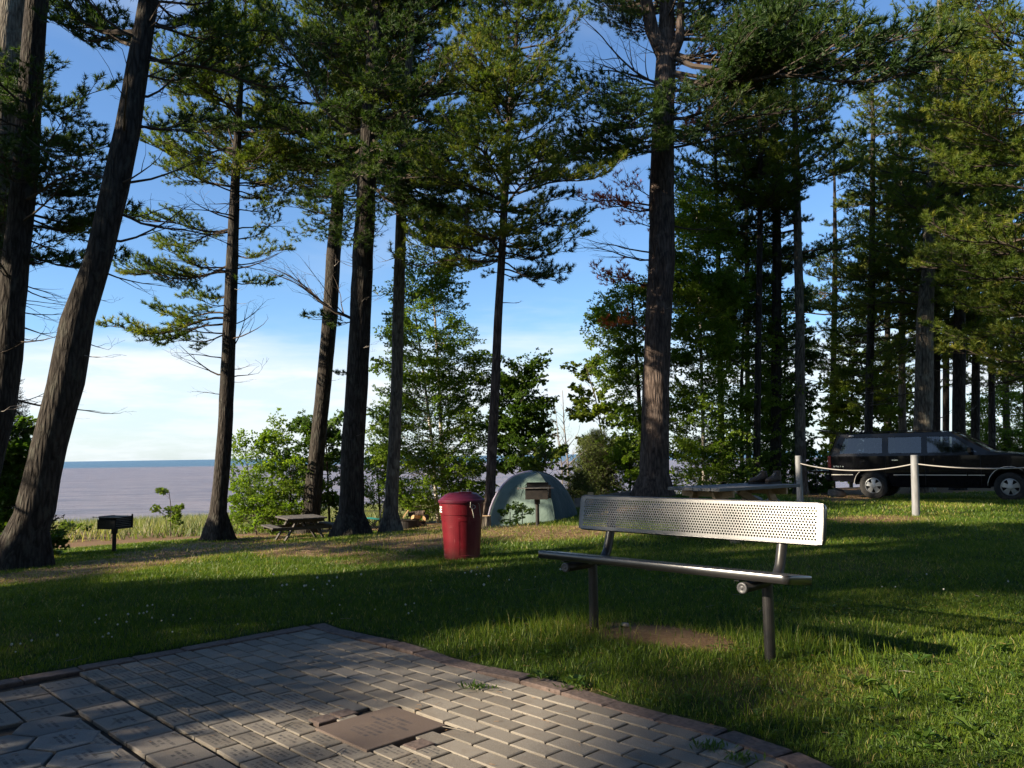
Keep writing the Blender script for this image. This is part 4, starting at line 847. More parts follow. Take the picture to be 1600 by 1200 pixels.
def shade():
    s = np.array(SUN); xs, ys = np.meshgrid(np.arange(-9, 19, .62), np.arange(1.6, 24, .62)); xs = xs.ravel()+rng.uniform(-.25, .25, xs.size); ys = ys.ravel()+rng.uniform(-.25, .25, ys.size)
    G = np.stack([xs, ys, ground(xs, ys)], 1)
    # also shade the standing things above the lawn on their dark sides of the picture
    q = proj(G); lit = np.zeros(len(G), bool)
    for po in LIT: lit |= in_poly(q[:, 0], q[:, 1], po)
    vis = (q[:, 2] > 1) & (q[:, 0] > -150) & (q[:, 0] < 1750)
    ex = [(.45+.1*i, 5.95-.1*i, .8) for i in range(5)]+[(.47+.05*i, 5.97-.05*i, .66+.08*k) for i in range(13) for k in range(3)]+[(.17+.08*i, 5.57-.08*i, .5) for i in range(14)]+[(9.6+.62*i+.12*k, 23.6-.45*i, .7+.55*k) for i in range(9) for k in range(3)]+[(posts_xy[0], posts_xy[1], z) for z in (.3, .7, 1.0)]+[(6.0, 17, z) for z in (.4, .8)]
    for pth, n_ in ((pA, 12), (pF, 8), (pE, 6), (pI, 7), (pG, 6), (pH, 5), (pB, 6)): ex += [tuple(along_path(pth, pth[0][0].z+.6+i*.95)) for i in range(n_) if not (pth is pA and i < 2)]
    ex = np.array(ex); EXTRA[:] = [tuple(v) for v in ex]; P = np.concatenate([G[vis & ~lit], ex]); need = np.where(P[:, 1] < 15, 4, 3); cnt = np.zeros(len(P))
    def cover(a, b):
        c = np.zeros(len(P), bool)
        for t in (.3, .55, .8):
            w_ = np.array(a.lerp(b, t)) - P; k = w_ @ s; d = w_ - k[:, None]*s
            # bough is a flat horizontal plume: compare in its own height plane
            hit = P + s*((w_[:, 2]/s[2])[:, None]); dd = np.hypot(hit[:, 0]-(P+w_)[:, 0], hit[:, 1]-(P+w_)[:, 1]); c |= (dd < .62*(b-a).length/3.2) & (w_[:, 2] > 0)
        return c
    for a, b in BOUGHS:
        if a.x < 6: cnt += cover(a, b)
    made = 0; C = np.array([tuple(t[1][0][0]) for t in OFFT]); HT = np.array([t[2] for t in OFFT])
    t_ = ((C[None, :, :2]-P[:, None, :2]) @ s[:2])/(s[:2] @ s[:2]); HIT = P[:, None]+s*t_[:, :, None]; DXY = np.hypot(*(np.moveaxis(HIT[:, :, :2]-C[None, :, :2], 2, 0)))
    good = (t_ > 2) & (DXY < 3.6) & (HIT[:, :, 2] > C[:, 2]+1.2) & (HIT[:, :, 2] < C[:, 2]+HT-.3)
    for rep in range(5):
        for i in rng.permutation(len(P)):
            if cnt[i] >= need[i]: continue
            cand = np.flatnonzero(good[i])
            if not len(cand): continue
            for _t in range(6):
                j = int(R.choice(cand)); r_, path, h = OFFT[j]; c = path[0][0]; hit = HIT[i, j] + s*R.uniform(-1.5, 1.5)
                d = Vector((hit[0]-c.x, hit[1]-c.y, 0))
                if d.length < .4: d = Vector((R.gauss(0, 1), R.gauss(0, 1), 0)).normalized()*.9
                l = min(max(d.length*1.3+.2, 1.3), 4.6); d.normalize(); a = along_path(path, hit[2]-.12); b = a+d*l+Vector((0, 0, .25))
                q_ = proj([tuple(b)])[0]
                if q_[0] > -40 and q_[2] > 1: continue
                if crown_ok(a, b, False, True, .34): place('dark', a, b, r_); cnt += cover(a, b); made += 1; break
    open('/tmp/shade.txt', 'w').write(f"{made} uncovered {float((cnt < 1).mean())} n {len(P)}") if DEBUG else None
shade()
def shrink(po, k=.86):
    c = np.mean(np.array(po, float), 0); return [tuple(c+(np.array(p)-c)*k) for p in po]
def refine_light():
    global LIT
    # thin out crowns where the photo shows sun on the ground, thicken them where it shows shade (checked with real rays)
    off = {id_: 1 for id_ in ()}; roots = set(t[0].name for t in OFFT) | set(BACKN); s = np.array(SUN)
    def cast(p, many=False):
        o = Vector(p); out = []
        for _ in range(10 if many else 1):
            hit, loc, n, i, ob, m = sc.ray_cast(dg, o, SUN)
            if not hit: break
            out.append(ob.name); o = loc+SUN*.02
            if not many: break
        return out
    kill = set()
    def prune(polys, extra=()):
        nonlocal dg
        bpy.context.view_layer.update(); dg = bpy.context.evaluated_depsgraph_get(); kk = set(); pts = []
        for po, n_ in polys:
            xs = [p[0] for p in po]; ys = [p[1] for p in po]; k = 0
            while k < n_:
                px, py = R.uniform(min(xs), max(xs)), R.uniform(min(ys), max(ys))
                if not in_poly(np.array([px]), np.array([py]), po)[0]: continue
                k += 1; p = on_plane(px, py); p.z = gz(p.x, p.y)+.06; pts.append(p)
        for p in pts+list(extra):
            for nm in cast(p, True):
                ob = bpy.data.objects[nm]
                if ob.parent and ob.parent.name in roots and nm.startswith('bough'): kk.add(nm)
        for nm in kk: bpy.data.objects.remove(bpy.data.objects[nm])
        kill.update(kk)
    dg = None; prune(list(zip(LIT[:5], (60, 170, 70, 190, 40))))
    keep = LIT; LIT = [shrink(p, .8) for p in LIT]; added = 0; left = 0
    C = np.array([tuple(t[1][0][0]) for t in OFFT]); HT = np.array([t[2] for t in OFFT])
    xs, ys = np.meshgrid(np.arange(-9, 18, .5), np.arange(1.8, 22, .5)); xs = xs.ravel(); ys = ys.ravel(); G = np.stack([xs, ys, ground(xs, ys)+.08], 1); q = proj(G); lit = np.zeros(len(G), bool)
    for po in keep: lit |= in_poly(q[:, 0], q[:, 1], po)
    G = G[(q[:, 2] > 1) & (q[:, 0] > -100) & (q[:, 0] < 1700) & (q[:, 1] < 1300) & ~lit]; G = np.concatenate([G, EXTRA])
    binp = [Vector((-.86+.03*k, 9.62, z)) for k in range(4) for z in (.2, .45, .7)]
    for rep in range(4):
        if rep == 2: LIT = [shrink(p, .97) for p in keep]; prune([(shrink(keep[1], .95), 170), (shrink(keep[3], .95), 110), (shrink(keep[2], .5), 15)], binp)
        bpy.context.view_layer.update(); dg = bpy.context.evaluated_depsgraph_get(); left = 0; seen = []
        for i in rng.permutation(len(G)):
            P = G[i]
            if cast(P): continue
            left += 1
            if any(abs(P[0]-a[0])+abs(P[1]-a[1])+abs(P[2]-a[2]) < .45 for a in seen[-400:]): continue
            t = ((C[:, :2]-P[:2]) @ s[:2])/(s[:2] @ s[:2]); hit = P+s*t[:, None]; dx = np.hypot(hit[:, 0]-C[:, 0], hit[:, 1]-C[:, 1]); g_ = np.flatnonzero((t > 2) & (dx < 3.4) & (hit[:, 2] > C[:, 2]+1.0) & (hit[:, 2] < C[:, 2]+HT-.2))
            for _t in range(14 if len(g_) else 0):
                j = int(R.choice(g_)); r_, path, h = OFFT[j]; c = path[0][0]; hp = hit[j]+s*R.uniform(-1.3, 1.3); d = Vector((hp[0]-c.x, hp[1]-c.y, 0))
                if d.length < .4: d = Vector((R.gauss(0, 1), R.gauss(0, 1), 0)).normalized()*.7
                l = min(max(d.length*1.2+.25, 1.1), 4.0); d.normalize(); a = along_path(path, hp[2]-.1); b = a+d*l+Vector((0, 0, .18)); q_ = proj([tuple(b)])[0]
                if q_[0] > -40 and q_[2] > 1: continue
                if crown_ok(a, b, False, True, *((.12, (.5, .75, 1.0), .1) if rep < 2 or P[2] > .35 else (.26, (.3, .55, .8, 1.05), .3))): place('dark', a, b, r_); added += 1; seen.append(P); break
    LIT = keep; prune([(shrink(LIT[3], .55), 12)])
    if DEBUG: open('/tmp/shade.txt', 'a').write(f"  killed {len(kill)} added {added} open {left}/{len(G)}")

# ------------------------------------------------------------------ broadleaf trees, shrubs, saplings
LEAF_MULT = 1.8
def leafy(label, cat, Y, stems, rows, n, kind='leafd', bark='twig', depth=.5, name='leafy_tree', sl=(.7, 1.3), group=None):
    """stems: list of [(px,py,w)]; rows: silhouette (py, xl, xr); n sprays"""
    n = int(n*(LEAF_MULT if kind == 'birch' else 1.25))
    P0 = [px_path(s_, Y+R.uniform(-.2, .2), None) for s_ in stems]; base = P0[0][0][0]; root = thing(name, base, 0, label, cat, group); mb = MB()
    for p in P0: mb.tube([q[0]-root.location for q in p], [max(q[1], .008) for q in p], 8, 0, False)
    ys = [r[0] for r in rows]; xl = [r[1] for r in rows]; xr = [r[2] for r in rows]; wsum = np.array([max(4, b-a) for _, a, b in rows], float)
    for i in range(n):
        py = R.uniform(ys[0], ys[-1]); 
        for _ in range(8):
            a_, b_ = np.interp(py, ys, xl), np.interp(py, ys, xr)
            if R.random() < (b_-a_)/wsum.max(): break
            py = R.uniform(ys[0], ys[-1])
        px = R.uniform(a_, b_); half = (b_-a_)/2/F*Y; u = (px-(a_+b_)/2)/max((b_-a_)/2, 1)
        dy = R.uniform(-1, 1)*math.sqrt(max(0, 1-u*u))*max(half, .3)*depth*1.4; tip = at(px, py, Y+dy)
        st = min(P0, key=lambda p: abs(proj([tuple(along_path(p, tip.z))])[0][0]-px)); ax = along_path(st, max(st[0][0].z+.2, min(tip.z-.25*abs(u)*half-.1, st[-1][0].z)))
        d = tip-ax
        if d.length < .15: d = Vector((R.gauss(0, 1), R.gauss(0, 1), .6))
        L = R.uniform(*sl); d = (d.normalized()+Vector((R.gauss(0, .3), R.gauss(0, .3), R.gauss(.15, .25)))).normalized(); org = tip-d*L*.75
        if (tip-ax).length < L: org = ax.lerp(tip, .15); 
        if (org-ax).length > .2:
            mid = ax.lerp(org, .5)+Vector((0, 0, -.06*(org-ax).length)); mb.tube([ax-root.location, mid-root.location, org-root.location], [.014, .010, .007], 4, 0, False)
        place(kind, org, org+d*L, root, 'branch')
    mb.obj('stem', M[bark], root, smooth=True); return root
leafy('tall pale stemmed birch full of small bright leaves behind the red bin', 'tree', 28, [[(693, 812, 7), (690, 700, 6.5), (686, 600, 5), (680, 500, 3.5), (672, 415, 1.5)], [(684, 812, 6), (676, 700, 5.5), (664, 600, 4), (650, 500, 2.5), (645, 470, 1)]],
      [(395, 662, 685), (450, 640, 712), (500, 612, 728), (560, 592, 765), (620, 585, 772), (700, 585, 778), (760, 600, 775), (805, 640, 760)], 190, 'birch', 'birch', .6, 'birch_tree', (.7, 1.25))
leafy('sunlit broad leaved bush before the water, left of leaning pine', 'bush', 27.6, [[(428, 835, 4), (425, 760, 3), (425, 690, 1.5)], [(450, 835, 4), (455, 760, 3), (450, 700, 1.5)], [(400, 830, 3), (390, 760, 2), (385, 715, 1)]],
      [(672, 405, 432), (700, 378, 470), (740, 362, 500), (780, 362, 500), (825, 380, 490)], 84, 'birch', 'twig', .7, 'shrub', (.6, 1.0))
leafy('shadowy bush in the gap between the two thick middle pines', 'bush', 29, [[(515, 825, 4), (512, 740, 3), (508, 660, 1.5)]], [(648, 470, 535), (700, 462, 540), (760, 490, 540), (815, 480, 540)], 46, 'leafd', 'twig', .7, 'shrub', (.6, 1.0))
leafy('low green bush right of the thickest pine, behind the folding chair', 'bush', 29.5, [[(595, 820, 4), (590, 740, 2)]], [(700, 575, 600), (740, 570, 640), (800, 575, 660)], 26, 'birch', 'twig', .7, 'shrub', (.6, 1.0))
leafy('dark leafed young tree left above the green tent', 'tree', 27, [[(818, 790, 5), (818, 700, 4), (815, 575, 1.5)]], [(562, 806, 824), (600, 785, 848), (650, 778, 852), (700, 778, 865), (745, 772, 850)], 64, 'leafd', 'twig', .7, 'young_tree', (.7, 1.1))
leafy('slim yellow green sapling against the sky right of the tent', 'sapling', 27, [[(948, 780, 3), (944, 700, 2.5), (930, 620, 2), (915, 572, 1)]], [(568, 903, 925), (600, 898, 940), (640, 905, 950), (690, 915, 962), (730, 930, 962)], 30, 'bright', 'twig', .5, 'sapling', (.5, .8))
leafy('low yellow green seedling peeking over the tent top', 'sapling', 24, [[(855, 790, 2), (852, 705, 1)]], [(692, 840, 866), (735, 825, 885)], 12, 'bright', 'twig', .5, 'sapling', (.4, .6))
leafy('tiny bright sapling on the beach grass beside the left grill', 'sapling', 30, [[(266, 838, 1.6), (267, 790, 1.3), (264, 768, 1)], [(262, 832, 1.2), (258, 805, 1), (240, 792, .8)]], [(768, 258, 272), (800, 240, 282), (825, 248, 275)], 9, 'bright', 'twig', .4, 'sapling', (.3, .6))
leafy('small shrub in the sun between the leaning left pine and the grill', 'bush', 30, [[(118, 840, 1.5), (118, 828, 1)]], [(824, 100, 130), (838, 98, 134)], 5, 'bright', 'twig', .4, 'shrub', (.3, .6))
leafy('leafy tree spreading left of the massive reddish pine', 'tree', 25.5, [[(1003, 775, 8), (1000, 650, 7), (992, 520, 5), (985, 440, 2)]], [(438, 955, 1010), (480, 926, 1015), (520, 926, 1015), (560, 955, 1015), (600, 950, 1015), (640, 952, 1015), (700, 968, 1015), (765, 975, 1015)], 62, 'birch', 'twig', .8, 'leafy_tree', (.8, 1.3))
leafy('dense maple like tree right of the massive pine with a pale thin stem', 'tree', 25, [[(1100, 772, 6), (1098, 650, 6), (1094, 500, 5), (1088, 330, 2)]], [(290, 1060, 1120), (360, 1052, 1140), (450, 1050, 1150), (560, 1048, 1150), (660, 1045, 1160), (765, 1045, 1170)], 120, 'birch', 'birch', .8, 'leafy_tree', (.8, 1.3))
leafy('leafy tree with brighter leaves over the right picnic table', 'tree', 27, [[(1160, 772, 7), (1158, 620, 6), (1165, 420, 2)]], [(400, 1130, 1180), (480, 1120, 1215), (560, 1120, 1240), (650, 1130, 1240), (770, 1130, 1235)], 85, 'birch', 'twig', .7, 'leafy_tree', (.8, 1.3))
leafy('dark understory tree in the gap left of the sunlit pale trunk', 'tree', 28.5, [[(1225, 760, 6), (1226, 600, 4), (1228, 480, 2)]], [(450, 1200, 1250), (560, 1195, 1262), (660, 1190, 1265), (765, 1190, 1285)], 70, 'leafd', 'twig', .7, 'leafy_tree', (.8, 1.2))
leafy('bright green young trees of leaves behind the truck rear roof', 'tree', 36, [[(1330, 745, 6), (1330, 640, 4), (1335, 560, 2)], [(1390, 745, 6), (1392, 640, 4)]], [(560, 1310, 1350), (620, 1290, 1430), (680, 1285, 1440), (735, 1280, 1440)], 90, 'bright', 'twig', .7, 'leafy_tree', (.9, 1.5))
leafy('green thicket tree behind the truck windshield and hood', 'tree', 38, [[(1545, 750, 6), (1540, 660, 4)], [(1600, 750, 6), (1600, 600, 3)]], [(480, 1590, 1660), (600, 1560, 1660), (660, 1505, 1660), (720, 1480, 1660)], 110, 'birch', 'twig', .7, 'leafy_tree', (.9, 1.5))
leafy('low shrub between pale trunk foot and the open tailgate', 'bush', 28, [[(1275, 770, 3), (1275, 735, 2)]], [(722, 1262, 1290), (760, 1258, 1300)], 16, 'leafd', 'twig', .6, 'shrub', (.4, .7))
leafy('green hedge like bush behind the bench back, left of massive pine', 'bush', 25.2, [[(985, 790, 4), (984, 740, 2)]], [(690, 972, 1000), (740, 968, 1002), (785, 968, 1005)], 24, 'birch', 'twig', .8, 'shrub', (.4, .7))
leafy('leafy branches cut by the left edge below the dark hemlock', 'tree', 18, [[(-20, 880, 8), (-14, 760, 6), (-8, 660, 3)]], [(668, -30, 30), (700, -40, 52), (740, -40, 45), (800, -40, 26), (860, -40, 34)], 54, 'leafd', 'twig', .6, 'leafy_tree', (.5, .9))
leafy('small dark bush at the right foot of the leaning left pine', 'bush', 14.6, [[(74, 872, 3), (75, 846, 2)]], [(836, 60, 88), (862, 56, 84)], 9, 'leafd', 'twig', .5, 'shrub', (.3, .45))
leafy('dark leafy weed growing against the tent front', 'weed', 17.6, [[(797, 816, 1.5), (797, 800, 1)]], [(798, 790, 806), (816, 788, 808)], 5, 'leafd', 'twig', .4, 'weed_plant', (.18, .3))
leafy('light green weed growing before the tent beside the dark one', 'weed', 17.4, [[(816, 817, 1.5), (816, 800, 1)]], [(790, 810, 820), (816, 806, 828)], 6, 'birch', 'twig', .4, 'weed_plant', (.2, .34))
def conifer(label, Y, px, pyb, pyt, wpx, kind, n, name='spruce_tree', cat='tree'):
    b = at(px, pyb, Y); b.z = min(b.z, gz(b.x, Y)); t = at(px, pyt, Y); root = thing(name, b, 0, label, cat); mb = MB(); mb.tube([(0, 0, 0), t-b], [.07, .012], 6, 0, False); mb.obj('trunk', M['twig'], root)
    hgt = (t-b).length; half = wpx/2/F*Y
    for i in range(n):
        u = (i+.5)/n; z = hgt*(.04+.93*u); l = half*(1-u)**.75*R.uniform(.75, 1.15)+.12; az = i*2.4; a = b+(t-b)*(z/hgt); place(kind, a, a+Vector((math.cos(az)*l, math.sin(az)*l, l*(.15+.5*u) if kind == 'spruce' else -.25*l)), root, 'bough')
conifer('small soft green spruce between bare sapling and the massive pine', 26, 932, 792, 672, 84, 'spruce', 90)
conifer('little spruce in the sun just behind the bench left end', 24.5, 905, 795, 740, 44, 'spruce', 40)
conifer('dark drooping hemlock at the left edge behind the big pines', 19, 5, 860, 535, 150, 'hemlock', 130, 'hemlock_tree')
def bare_sapling(label, Y, pts, n):
    p = px_path(pts, Y); root = thing('bare_sapling', p[0][0], 0, label, 'sapling'); mb = MB(); mb.tube([q[0]-root.location for q in p], [max(.006, q[1]) for q in p], 6, 0, False); mb.obj('stem', M['deadwood'], root)
    for i in range(n):
        z = p[0][0].z+(p[-1][0].z-p[0][0].z)*R.uniform(.3, .97); a = along_path(p, z); az = R.uniform(0, 6.28); l = R.uniform(.3, .9)*(1.2-(z-p[0][0].z)/(p[-1][0].z-p[0][0].z)); place('bare', a, a+Vector((math.cos(az)*l*.7, math.sin(az)*l*.7, l*.9)), root, 'twig')
bare_sapling('taller leafless sapling rising right of the tent', 25, [(890, 790, 3.2), (887, 720, 2.6), (881, 660, 1.8), (879, 610, .8)], 18)
bare_sapling('shorter leafless sapling just left of the taller one', 25.4, [(880, 790, 2.6), (878, 730, 2.2), (872, 680, 1.4), (868, 640, .7)], 14)

# ------------------------------------------------------------------ bench
M['blackcoat'] = mat('glossy_dark_coating', (.020, .019, .020), .30, spec=.9, Coat_Weight=.4, Coat_Roughness=.26)
M['blackpipe'] = mat('black_painted_pipe', rough=.38, spec=.5, build=b_noise((.014, .014, .016), (.03, .028, .027), 18, .15, .002))
M['capgrey'] = mat('grey_pipe_cap', (.07, .07, .075), .4)
def perf_sheet(Lx, Hy, pitch, rowp, hole, mx, my, th=.003):
    """staggered perforated sheet in the xy-plane, real holes and thickness"""
    mb = MB(); nx = int((Lx-2*mx)/pitch); ny = int((Hy-2*my)/rowp); x0 = -nx*pitch/2; y0 = -ny*rowp/2; n = 8
    for side in (0, 1):
        z = th/2 if side == 0 else -th/2
        for j in range(ny):
            off = pitch/2 if j % 2 else 0; cols = nx-(1 if j % 2 else 0)
            ya, yb = y0+j*rowp, y0+(j+1)*rowp; cy_ = (ya+yb)/2
            if j % 2:
                for xa, xb in ((x0, x0+off), (x0+off+cols*pitch, x0+nx*pitch)): 
                    q = [(xa, ya, z), (xb, ya, z), (xb, yb, z), (xa, yb, z)]; mb.add(q, [(0, 1, 2, 3) if side == 0 else (3, 2, 1, 0)])
            for i in range(cols):
                xa = x0+off+i*pitch; xb = xa+pitch; cx_ = (xa+xb)/2
                rect = [(xb, cy_), (xb, yb), (cx_, yb), (xa, yb), (xa, cy_), (xa, ya), (cx_, ya), (xb, ya)]
                circ = [(cx_+hole*math.cos(k*math.pi/4), cy_+hole*math.sin(k*math.pi/4)) for k in range(8)]
                v = [(a, b, z) for a, b in rect]+[(a, b, z) for a, b in circ]; f = [(k, (k+1) % 8, 8+(k+1) % 8, 8+k) for k in range(8)]
                if side == 1: f = [t[::-1] for t in f]
                mb.add(v, f)
                if side == 0:
                    w_ = [(a, b, th/2) for a, b in circ]+[(a, b, -th/2) for a, b in circ]; mb.add(w_, [(k, (k+1) % 8, 8+(k+1) % 8, 8+k) for k in range(8)])
        X, Y = nx*pitch/2, ny*rowp/2; yt, yb_ = y0+ny*rowp, y0; a, b = Lx/2, Hy/2
        for q in (((-a, -b), (a, -b), (a, yb_), (-a, yb_)), ((-a, yt), (a, yt), (a, b), (-a, b)), ((-a, yb_), (x0, yb_), (x0, yt), (-a, yt)), ((x0+nx*pitch, yb_), (a, yb_), (a, yt), (x0+nx*pitch, yt))):
            v = [(x, y, z) for x, y in q]; mb.add(v, [(0, 1, 2, 3) if side == 0 else (3, 2, 1, 0)])
    return mb
def bench():
    bh = Vector((.713, -.701, 0)); bk = Vector((.701, .713, 0)); L = 1.83
    S = Vector((.144, 5.594, 0)); gzc = 0.0
    root = thing('park_bench', (S+bh*L/2+bk*.25), math.atan2(bh.y, bh.x), 'black perforated metal bench on two pipe posts facing the patio', 'bench')
    # local frame: x along, y back, z up, origin below seat middle (y=0 is .25 behind the front edge)
    def Lc(x, f, z): return Vector((x, f-.25, z))
    st = perf_sheet(L-.02, .30, .0190, .0165, .0058, .02, .016).obj('seat', M['blackcoat'], root)
    st.matrix_local = Matrix.Translation(Lc(0, .165, .518)) @ Matrix.Rotation(-.13, 4, 'X')
    SM = Matrix.Translation(Lc(0, .165, .518)) @ Matrix.Rotation(-.13, 4, 'X'); rim = MB()
    def rimloop(mb, Lx, Hy, mtx, r=.016, drop=.03):
        c = [(-Lx/2, -Hy/2), (Lx/2, -Hy/2), (Lx/2, Hy/2), (-Lx/2, Hy/2)]; rr = .03; pts = []
        for i, (x, y) in enumerate(c):
            sx, sy = (1 if x < 0 else -1), (1 if y < 0 else -1); ctr = (x+sx*rr, y+sy*rr); a0 = {0: math.pi, 1: 1.5*math.pi, 2: 0, 3: .5*math.pi}[i]
            for k in range(5): a = a0+k*math.pi/8; pts.append((ctr[0]+rr*math.cos(a), ctr[1]+rr*math.sin(a)))
        n = len(pts); prof = [(0, .0025), (.006, .001), (.009, -.006), (.009, -drop), (.002, -drop-.002), (.002, -.004)]; V = []
        for (x, y) in pts:
            nrm = Vector((x/(Lx/2), y/(Hy/2), 0)); ox = max(-1, min(1, (x-math.copysign(min(abs(x), Lx/2-rr), x))/rr)); oy = max(-1, min(1, (y-math.copysign(min(abs(y), Hy/2-rr), y))/rr)); ln = math.hypot(ox, oy) or 1
            for (o, z) in prof: V.append(mtx @ Vector((x+ox/ln*o, y+oy/ln*o, z)))
        m = len(prof); mb.add(V, [(i*m+k, ((i+1) % n)*m+k, ((i+1) % n)*m+(k+1) % m, i*m+(k+1) % m) for i in range(n) for k in range(m)])
    rimloop(rim, L-.02, .30, SM, drop=.046); rim.obj('seat_rim', M['blackcoat'], root, smooth=True)
    bt = perf_sheet(L-.02, .235, .0190, .0165, .0067, .025, .018).obj('backrest', M['blackcoat'], root)
    ez = Vector((0, .045, .24)).normalized(); ex = Vector((1, 0, 0)); en = ex.cross(ez); mt = Matrix((ex, ez, en)).transposed().to_4x4()
    BM = Matrix.Translation(Lc(0, .482, .775)) @ mt; bt.matrix_local = BM
    rim = MB(); rimloop(rim, L-.02, .235, BM, drop=.034); rim.obj('backrest_rim', M['blackcoat'], root, smooth=True)
    # underside braces
    for sx in (-1, 1):
        x = sx*(L/2-.27); r_ = .031
        g0 = (S+bh*(L/2+x)+bk*.28)
        mb = MB(); mb.tube([Lc(x, .29, gz(g0.x, g0.y)-.1), Lc(x, .29, .44)], r_*1.02, 18); mb.obj('leg', M['blackpipe'], root, smooth=False, bevel=0)
        mb = MB(); pts = [Lc(x, .002, .447), Lc(x, .30, .447), Lc(x, .37, .452), Lc(x, .425, .475), Lc(x, .457, .52), Lc(x, .478, .58), Lc(x, .503, .66), Lc(x, .541, .85)]; mb.tube(pts, r_, 18); mb.obj('support_arm', M['blackpipe'], root, smooth=True)
        mb = MB(); mb.lathe([(0.0005, .006), (.006, .006), (.007, .003), (.018, .003), (.020, .006), (r_*.98, .005), (r_*1.02, 0), (r_*1.02, -.012)], 18); o = mb.obj('end_cap', M['capgrey'], root, smooth=True); o.matrix_local = Matrix.Translation(Lc(x, 0, .447)) @ Matrix.Rotation(math.pi/2, 4, 'X')
        mb = MB(); mb.bar(Lc(x-.05, .03, .480), Lc(x-.05, .30, .463), .03, .006); mb.obj('bracket', M['blackpipe'], root); mb = MB(); mb.bar(Lc(x+.05, .03, .487), Lc(x+.05, .30, .470), .03, .006); mb.obj('bracket', M['blackpipe'], root)
        mb = MB()
        for (f, z) in ((.497, .72), (.512, .82)): mb.lathe([(.011, 0), (.010, .005), (.001, .007)], 8, 0, tuple(Lc(x, f-.022, z)))
    for dx in (-.45, 0, .45):
        mb = MB(); mb.bar(Lc(dx, .03, .492), Lc(dx, .31, .467), .03, .02); mb.obj('cross_brace', M['blackpipe'], root)
bench()

# ------------------------------------------------------------------ red bin
def b_red(nt, b):
    v = coords(nt, (1, 1, 1)); n = noise(nt, v, 9, 5); n2 = noise(nt, coords(nt, (1, 1, .25)), 30, 4)
    c = ramp(nt, n, [(.3, (.105, .003, .009)), (.7, (.145, .006, .013))]); c = mixc(nt, nd(nt, 'MapRange', i0=n2, i1=.62, i2=.8, i4=.35).outputs[0], c, (.30, .12, .10)); setc(nt, b, c); sp = nd(nt, 'SeparateXYZ', i0=coords(nt)); lo = nd(nt, 'MapRange', i0=sp.outputs[2], i1=.16, i2=.0, i3=0.0, i4=.55).outputs[0]
    lo = nd(nt, 'Math', operation='MULTIPLY', i0=lo, i1=noise(nt, coords(nt), 22, 4)).outputs[0]; c2 = mixc(nt, lo, c, (.10, .07, .05))
    sc_ = nd(nt, 'MapRange', i0=noise(nt, coords(nt, (1, 1, 14)), 7, 3, .7), i1=.66, i2=.70, i4=.3).outputs[0]; setc(nt, b, mixc(nt, sc_, c2, (.34, .16, .15))); bump(nt, b, n2, .1, .003)
M['red'] = mat('faded_red_plastic', rough=.42, spec=.4, build=b_red)
M['redlid'] = mat('maroon_lid_plastic', rough=.4, spec=.4, build=b_noise((.075, .006, .018), (.10, .009, .024), 8, .1, .003))
M['white'] = mat('white_print', (.75, .75, .74), .6)
M['cord'] = mat('pale_cord', (.48, .45, .38), .8)
def bin_():
    p = at(722, 868, 9.8); x, y = p.x, p.y; root = thing('garbage_can', (x, y, gz(x, y)), 0, 'red plastic garbage can with domed maroon lid on the lawn', 'bin')
    def wob(a, z):   # four recessed side panels
        if .06 < z < .46:
            c = math.cos(4*(a-.35)); return 1-.018*max(0, min(1, (c+.15)*6))
        return 1
    zs = [0, .01, .04, .058, .062, .12, .2, .3, .4, .458, .462, .53, .535, .60, .66, .665]; rb, rt = .215, .262
    prof = []
    for z in zs:
        r = rb+(rt-rb)*z/.66+(.007 if z > .532 else 0); prof.append((r if z > 0 else r-.012, z))
    mb = MB(); mb.lathe(prof+[(rt-.005, .665), (rt-.008, .55)], 64, 0, (0, 0, 0), wob); mb.lathe([(.0, .01), (rb-.012, .0)], 64); mb.obj('body', M['red'], root, smooth=False)
    mb = MB(); rl = .283; mb.lathe([(rl-.006, .672), (rl, .676), (rl+.002, .70), (rl-.006, .712), (rl-.02, .716), (rl-.045, .742), (rl-.09, .775), (rl-.14, .792), (rl-.145, .786), (.06, .796), (.0, .798)], 64)
    mb.obj('lid', M['redlid'], root, smooth=False)
    mb = MB(); mb.lathe([(rt+.004, .655), (rt-.004, .673)], 64); mb.obj('lid_gap', M['blackpipe'], root)
    mb = MB(); hx = Vector((.05, -.06, .797)); mb.box(hx, (.15, .12, .012), 0, Matrix.Rotation(.1, 3, 'Z')); mb.obj('lid_flap', M['redlid'], root, bevel=.004)
    # lettering at the left shoulder
    cu = bpy.data.curves.new('t', 'FONT'); cu.body = 'GE'; cu.size = .105; cu.extrude = 0; cu.space_character = .95; cu.offset = .003
    to = bpy.data.objects.new('t', cu); COL.objects.link(to); dg = bpy.context.evaluated_depsgraph_get(); me = bpy.data.meshes.new_from_object(to.evaluated_get(dg)); bpy.data.objects.remove(to)
    rr = .2665+.001; wmax = max(v.co.x for v in me.vertices); view = math.atan2(-y, -x); end = view-math.radians(62)
    for v in me.vertices:
        a = end-(wmax-v.co.x)/rr; z = .565+v.co.y*.95; v.co = (rr*math.cos(a), rr*math.sin(a), z)
    me.materials.clear(); me.materials.append(M['white']); o = link('lettering', me, root)
    # cord hanging from the lid
    def P(px, z, r=.275): a = math.atan2(-y, -x); off = (px-722)/33.0; q = math.asin(max(-.99, min(.99, off*1.02))); b = a+q; return Vector((r*math.cos(b), r*math.sin(b), z))
    mb = MB(); mb.tube([P(734, .69, .288), P(734, .63), P(737, .60), P(741, .62), P(741, .64), P(737, .66), P(736, .62), P(738, .55), P(739, .50)], .0042, 6); mb.tube([P(744, .67, .288), P(746.5, .655), P(747.5, .58), P(749, .48)], .0036, 6); mb.obj('cord', M['cord'], root, smooth=True)
bin_()
